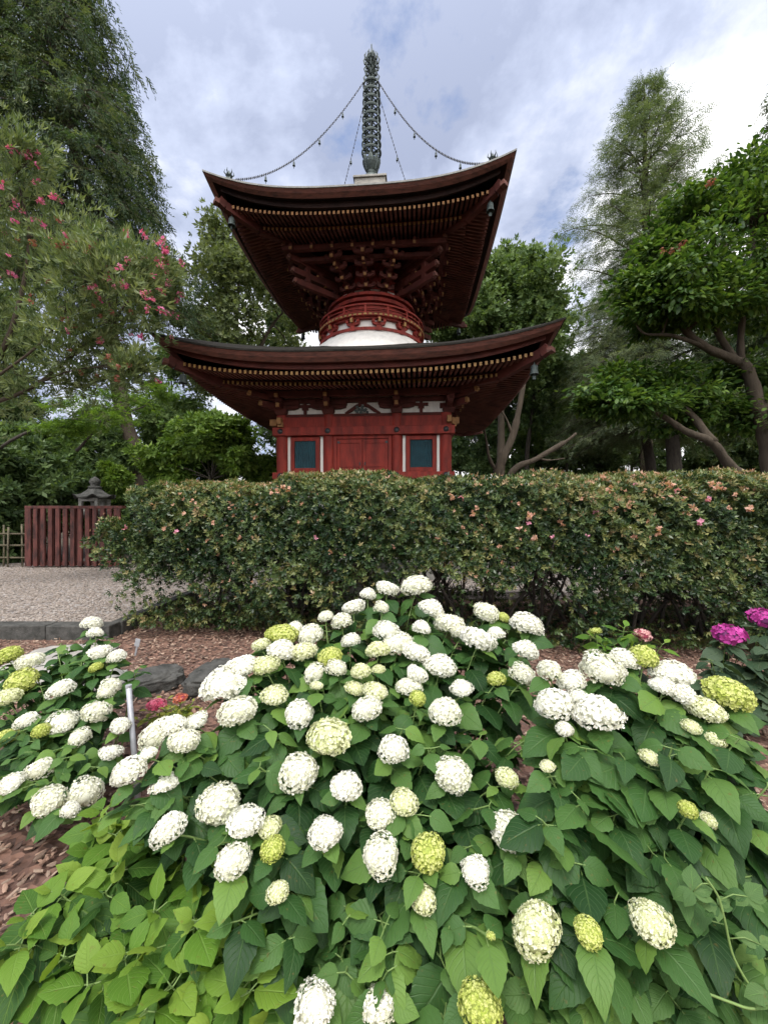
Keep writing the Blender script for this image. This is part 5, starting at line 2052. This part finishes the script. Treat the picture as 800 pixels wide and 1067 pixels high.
main = [(433, 611, 34, 'W'), (403, 614, 23, 'W'), (383, 620, 19, 'W'), (368, 634, 23, 'W'), (339, 643, 17, 'W'), (356, 648, 24, 'W'), (449, 634, 27, 'W'), (398, 634, 18, 'W'), (467, 651, 32, 'W'), (506, 639, 30, 'W'), (524, 644, 15, 'L'), (497, 667, 36, 'W'),
        (549, 651, 34, 'W'), (516, 661, 20, 'W'), (547, 678, 28, 'W'), (403, 658, 26, 'W'), (414, 671, 32, 'W'), (394, 678, 26, 'P'), (433, 680, 28, 'W'), (323, 662, 29, 'W'), (307, 655, 18, 'W'), (293, 678, 33, 'W'), (316, 680, 30, 'P'), (344, 685, 28, 'L'), (296, 662, 30, 'L'),
        (277, 694, 27, 'P'), (255, 696, 24, 'W'), (328, 702, 26, 'W'), (351, 697, 22, 'W'), (376, 700, 23, 'P'), (394, 699, 16, 'P'), (458, 694, 34, 'W'), (434, 703, 24, 'W'), (426, 716, 28, 'W'), (481, 718, 25, 'W'), (517, 708, 20, 'L'), (545, 704, 29, 'W'), (286, 725, 28, 'P'), (248, 742, 42, 'W'),
        (312, 744, 31, 'W'), (370, 718, 21, 'P'), (391, 721, 27, 'P'), (382, 739, 33, 'W'), (435, 728, 20, 'L'), (463, 742, 38, 'W'), (343, 769, 52, 'P'), (410, 781, 34, 'W'), (311, 805, 44, 'W'), (360, 820, 38, 'W'), (471, 808, 42, 'W'), (528, 812, 26, 'P'), (421, 836, 33, 'P'), (396, 849, 37, 'W'),
        (396, 892, 42, 'W'), (339, 868, 36, 'W'), (446, 889, 43, 'L'), (531, 865, 39, 'W'), (495, 908, 33, 'W'), (441, 938, 29, 'P'), (511, 976, 11, 'B'), (328, 1050, 42, 'W'), (394, 1050, 37, 'W'), (500, 1048, 50, 'L'), (234, 714, 50, 'W'), (250, 695, 30, 'W'), (165, 765, 38, 'W'), (180, 756, 26, 'W'), (154, 787, 18, 'W'),
        (133, 805, 34, 'W'), (172, 817, 30, 'W'), (191, 773, 34, 'W'), (204, 753, 24, 'W'), (175, 863, 34, 'W'), (228, 838, 47, 'W'), (255, 857, 39, 'W'), (242, 898, 40, 'W'), (284, 885, 28, 'L'), (281, 863, 27, 'P'), (289, 930, 25, 'P'), (286, 660, 22, 'L'), (272, 672, 18, 'P'), (365, 668, 20, 'W'), (440, 655, 20, 'W'), (480, 660, 22, 'W'), (330, 715, 14, 'P')]
dmain = interp([(600, 2.5), (640, 2.15), (680, 1.85), (736, 1.56), (800, 1.33), (876, 1.17), (958, 1.06), (1060, .99)])
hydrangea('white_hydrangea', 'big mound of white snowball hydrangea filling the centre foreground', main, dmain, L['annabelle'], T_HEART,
          extra=[(300, 980), (360, 960), (355, 1000), (460, 1000), (430, 1010), (290, 1030), (280, 1000), (560, 1040), (250, 960), (470, 960), (400, 970), (540, 930), (300, 930), (570, 900), (450, 780), (500, 770), (440, 850), (550, 770), (270, 800), (280, 760), (420, 760), (510, 840), (360, 1015), (460, 1065), (260, 1060)],
          fill=125, seed=5, lsize=(.095, .15), spread=.5, step=.08)
right = [(572, 699, 27, 'W'), (595, 710, 27, 'W'), (627, 698, 41, 'W'), (650, 687, 30, 'W'), (670, 685, 31, 'L'), (700, 703, 42, 'W'), (711, 724, 28, 'W'), (576, 735, 44, 'W'), (622, 744, 52, 'W'), (735, 740, 38, 'P'), (758, 724, 46, 'L'), (720, 758, 20, 'P'), (745, 772, 20, 'P'),
         (677, 790, 20, 'P'), (570, 799, 16, 'P'), (588, 760, 20, 'W'), (613, 972, 29, 'L'), (679, 962, 43, 'P'), (558, 968, 50, 'P'), (716, 844, 22, 'L'), (738, 856, 20, 'P'), (642, 700, 20, 'W'), (604, 728, 24, 'W'), (690, 716, 26, 'W')]
dright = interp([(650, 1.75), (700, 1.5), (745, 1.33), (800, 1.22), (876, 1.13), (958, 1.03), (1060, .96)])
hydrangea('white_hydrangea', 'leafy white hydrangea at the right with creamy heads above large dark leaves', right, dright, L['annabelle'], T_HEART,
          extra=[(600, 830), (640, 850), (690, 820), (740, 800), (770, 770), (700, 780), (650, 790), (600, 900), (660, 900), (720, 900), (780, 860), (790, 940), (740, 960), (640, 1010), (700, 1030), (760, 1020), (590, 1050), (660, 1055), (720, 1060), (790, 1060), (800, 820), (560, 860), (580, 870), (640, 940), (610, 780), (760, 830), (690, 990), (800, 1000), (620, 1030)],
          fill=70, seed=6, lsize=(.11, .165), spread=.5, step=.085)
left = [(96, 650, 21, 'W'), (100, 660, 15, 'W'), (9, 684, 25, 'L'), (32, 690, 26, 'W'), (23, 710, 33, 'L'), (103, 681, 22, 'W'), (122, 684, 18, 'W'), (100, 696, 15, 'L'), (63, 718, 24, 'W'), (116, 716, 23, 'W'), (110, 722, 16, 'W'), (8, 728, 25, 'P'), (28, 751, 22, 'W'), (65, 754, 28, 'W'), (43, 762, 19, 'L'), (100, 743, 29, 'W'),
        (82, 769, 23, 'W'), (9, 768, 21, 'L'), (126, 756, 20, 'W'), (41, 802, 24, 'W'), (115, 785, 21, 'W'), (12, 817, 25, 'W'), (-3, 828, 22, 'W'), (51, 835, 35, 'W'), (89, 827, 36, 'W'), (74, 844, 18, 'W'), (-25, 760, 26, 'W'), (-20, 700, 24, 'P')]
dleft = interp([(640, 2.75), (700, 2.35), (750, 2.05), (800, 1.8), (845, 1.62)])
hydrangea('white_hydrangea', 'smaller white hydrangea at the left edge beside the grey stake', left, dleft, L['annabelle'], T_HEART, extra=[(70, 790), (20, 790), (100, 800), (60, 740), (5, 745), (85, 690), (60, 680), (30, 820), (70, 675)], fill=75, seed=7, lsize=(.08, .12), spread=.5, pairs=4, below=(.0, .10), bottom=.45)

dg = interp([(840, 1.52), (900, 1.27), (960, 1.12), (1060, .97)])
gre = [(100, 862), (140, 862), (60, 930), (90, 915), (122, 905), (30, 955), (150, 880), (180, 1030), (215, 1045), (130, 1000), (65, 1000), (240, 1000), (110, 930), (190, 905), (15, 985), (250, 960), (205, 960), (160, 950), (175, 985), (100, 975), (230, 1060), (150, 1055), (90, 1030), (40, 1010), (260, 1035), (165, 850), (120, 870), (195, 870), (110, 845), (280, 1062), (215, 920)]
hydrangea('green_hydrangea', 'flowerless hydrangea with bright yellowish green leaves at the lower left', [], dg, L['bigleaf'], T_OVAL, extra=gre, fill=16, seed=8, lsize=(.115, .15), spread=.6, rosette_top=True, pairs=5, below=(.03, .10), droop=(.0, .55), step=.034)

dp = interp([(640, 2.75), (760, 2.45)])
hydrangea('purple_hydrangea', 'hydrangea with two magenta purple heads and greyish leaves at the right edge', [(759, 662, 30, 'U'), (795, 645, 27, 'U')], dp, L['greyleaf'], T_OVAL, extra=[(740, 688), (775, 690), (800, 676), (725, 705), (790, 715), (755, 720), (820, 700), (735, 725), (810, 735), (770, 740)], fill=16, seed=9, lsize=(.13, .19), spread=.5, pairs=4, bottom=.3, below=(.02, .10))
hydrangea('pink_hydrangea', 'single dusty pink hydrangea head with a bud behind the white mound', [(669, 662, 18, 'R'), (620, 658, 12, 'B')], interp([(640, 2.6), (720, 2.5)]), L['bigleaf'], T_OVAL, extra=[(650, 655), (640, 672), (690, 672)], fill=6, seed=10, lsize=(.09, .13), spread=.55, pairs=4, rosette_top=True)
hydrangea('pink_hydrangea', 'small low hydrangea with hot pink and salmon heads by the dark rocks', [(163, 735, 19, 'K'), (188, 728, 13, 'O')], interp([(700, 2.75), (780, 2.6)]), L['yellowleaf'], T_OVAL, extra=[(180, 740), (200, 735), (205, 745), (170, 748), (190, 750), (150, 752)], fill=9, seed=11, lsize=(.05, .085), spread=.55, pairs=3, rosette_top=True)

# ---- five-leaved creeper over the lower right corner
t = thing('creeping_vine', 'pale stemmed creeper with five-part leaves trailing over the lower right corner', 'vine', (0, 0, 0))
vp = [(722, 930, 25, .97, 10), (748, 945, 20, .96, 40), (778, 935, 22, .95, -20), (792, 985, 20, .92, 30), (800, 1035, 24, .9, 60)]
path = smooth_path([W(815, 1060, .90), W(790, 1040, .915), W(765, 1000, .93), W(755, 960, .945), W(748, 935, .955), W(735, 915, .965)], 6)
mb = MB()
mb.tube(path, .0028, 6)
p2 = smooth_path([W(722, 1030, .92), W(760, 1045, .905), W(785, 1052, .90), W(815, 1045, .89)], 6)
mb.tube(p2, .003, 6)
fo = Foliage()
r = random.Random(5)
for (px, py, s, d, az) in vp:
    c = W(px, py, d)
    nr = min(path + p2, key=lambda q: (q - c).length)
    mb.tube([nr, nr.lerp(c, .5) + Vector((0, 0, .01)), c], [.0016, .0014, .0012], 5)
    facing = (Vector((0, 0, EYE)) - c).normalized() + Vector((r.uniform(-.3, .3), 0, .5))
    for j in range(5):
        a = R(az + (j - 2) * 62 + 90)
        d_ = Vector((math.cos(a), -.25, math.sin(a)))
        d_ = d_ - facing.normalized() * d_.dot(facing.normalized())
        sz = s / F * d * (1.0 - .16 * abs(j - 2))
        fo.scatter(T_OVAL[j % 4], np.array([tuple(c)]), frames(np.array([tuple(d_)]), np.array([tuple(facing)])), np.array([sz]))
mb.build('stem', M['stem_green'], t, smooth=True)
fo.build('leaves', L['vine'], t)
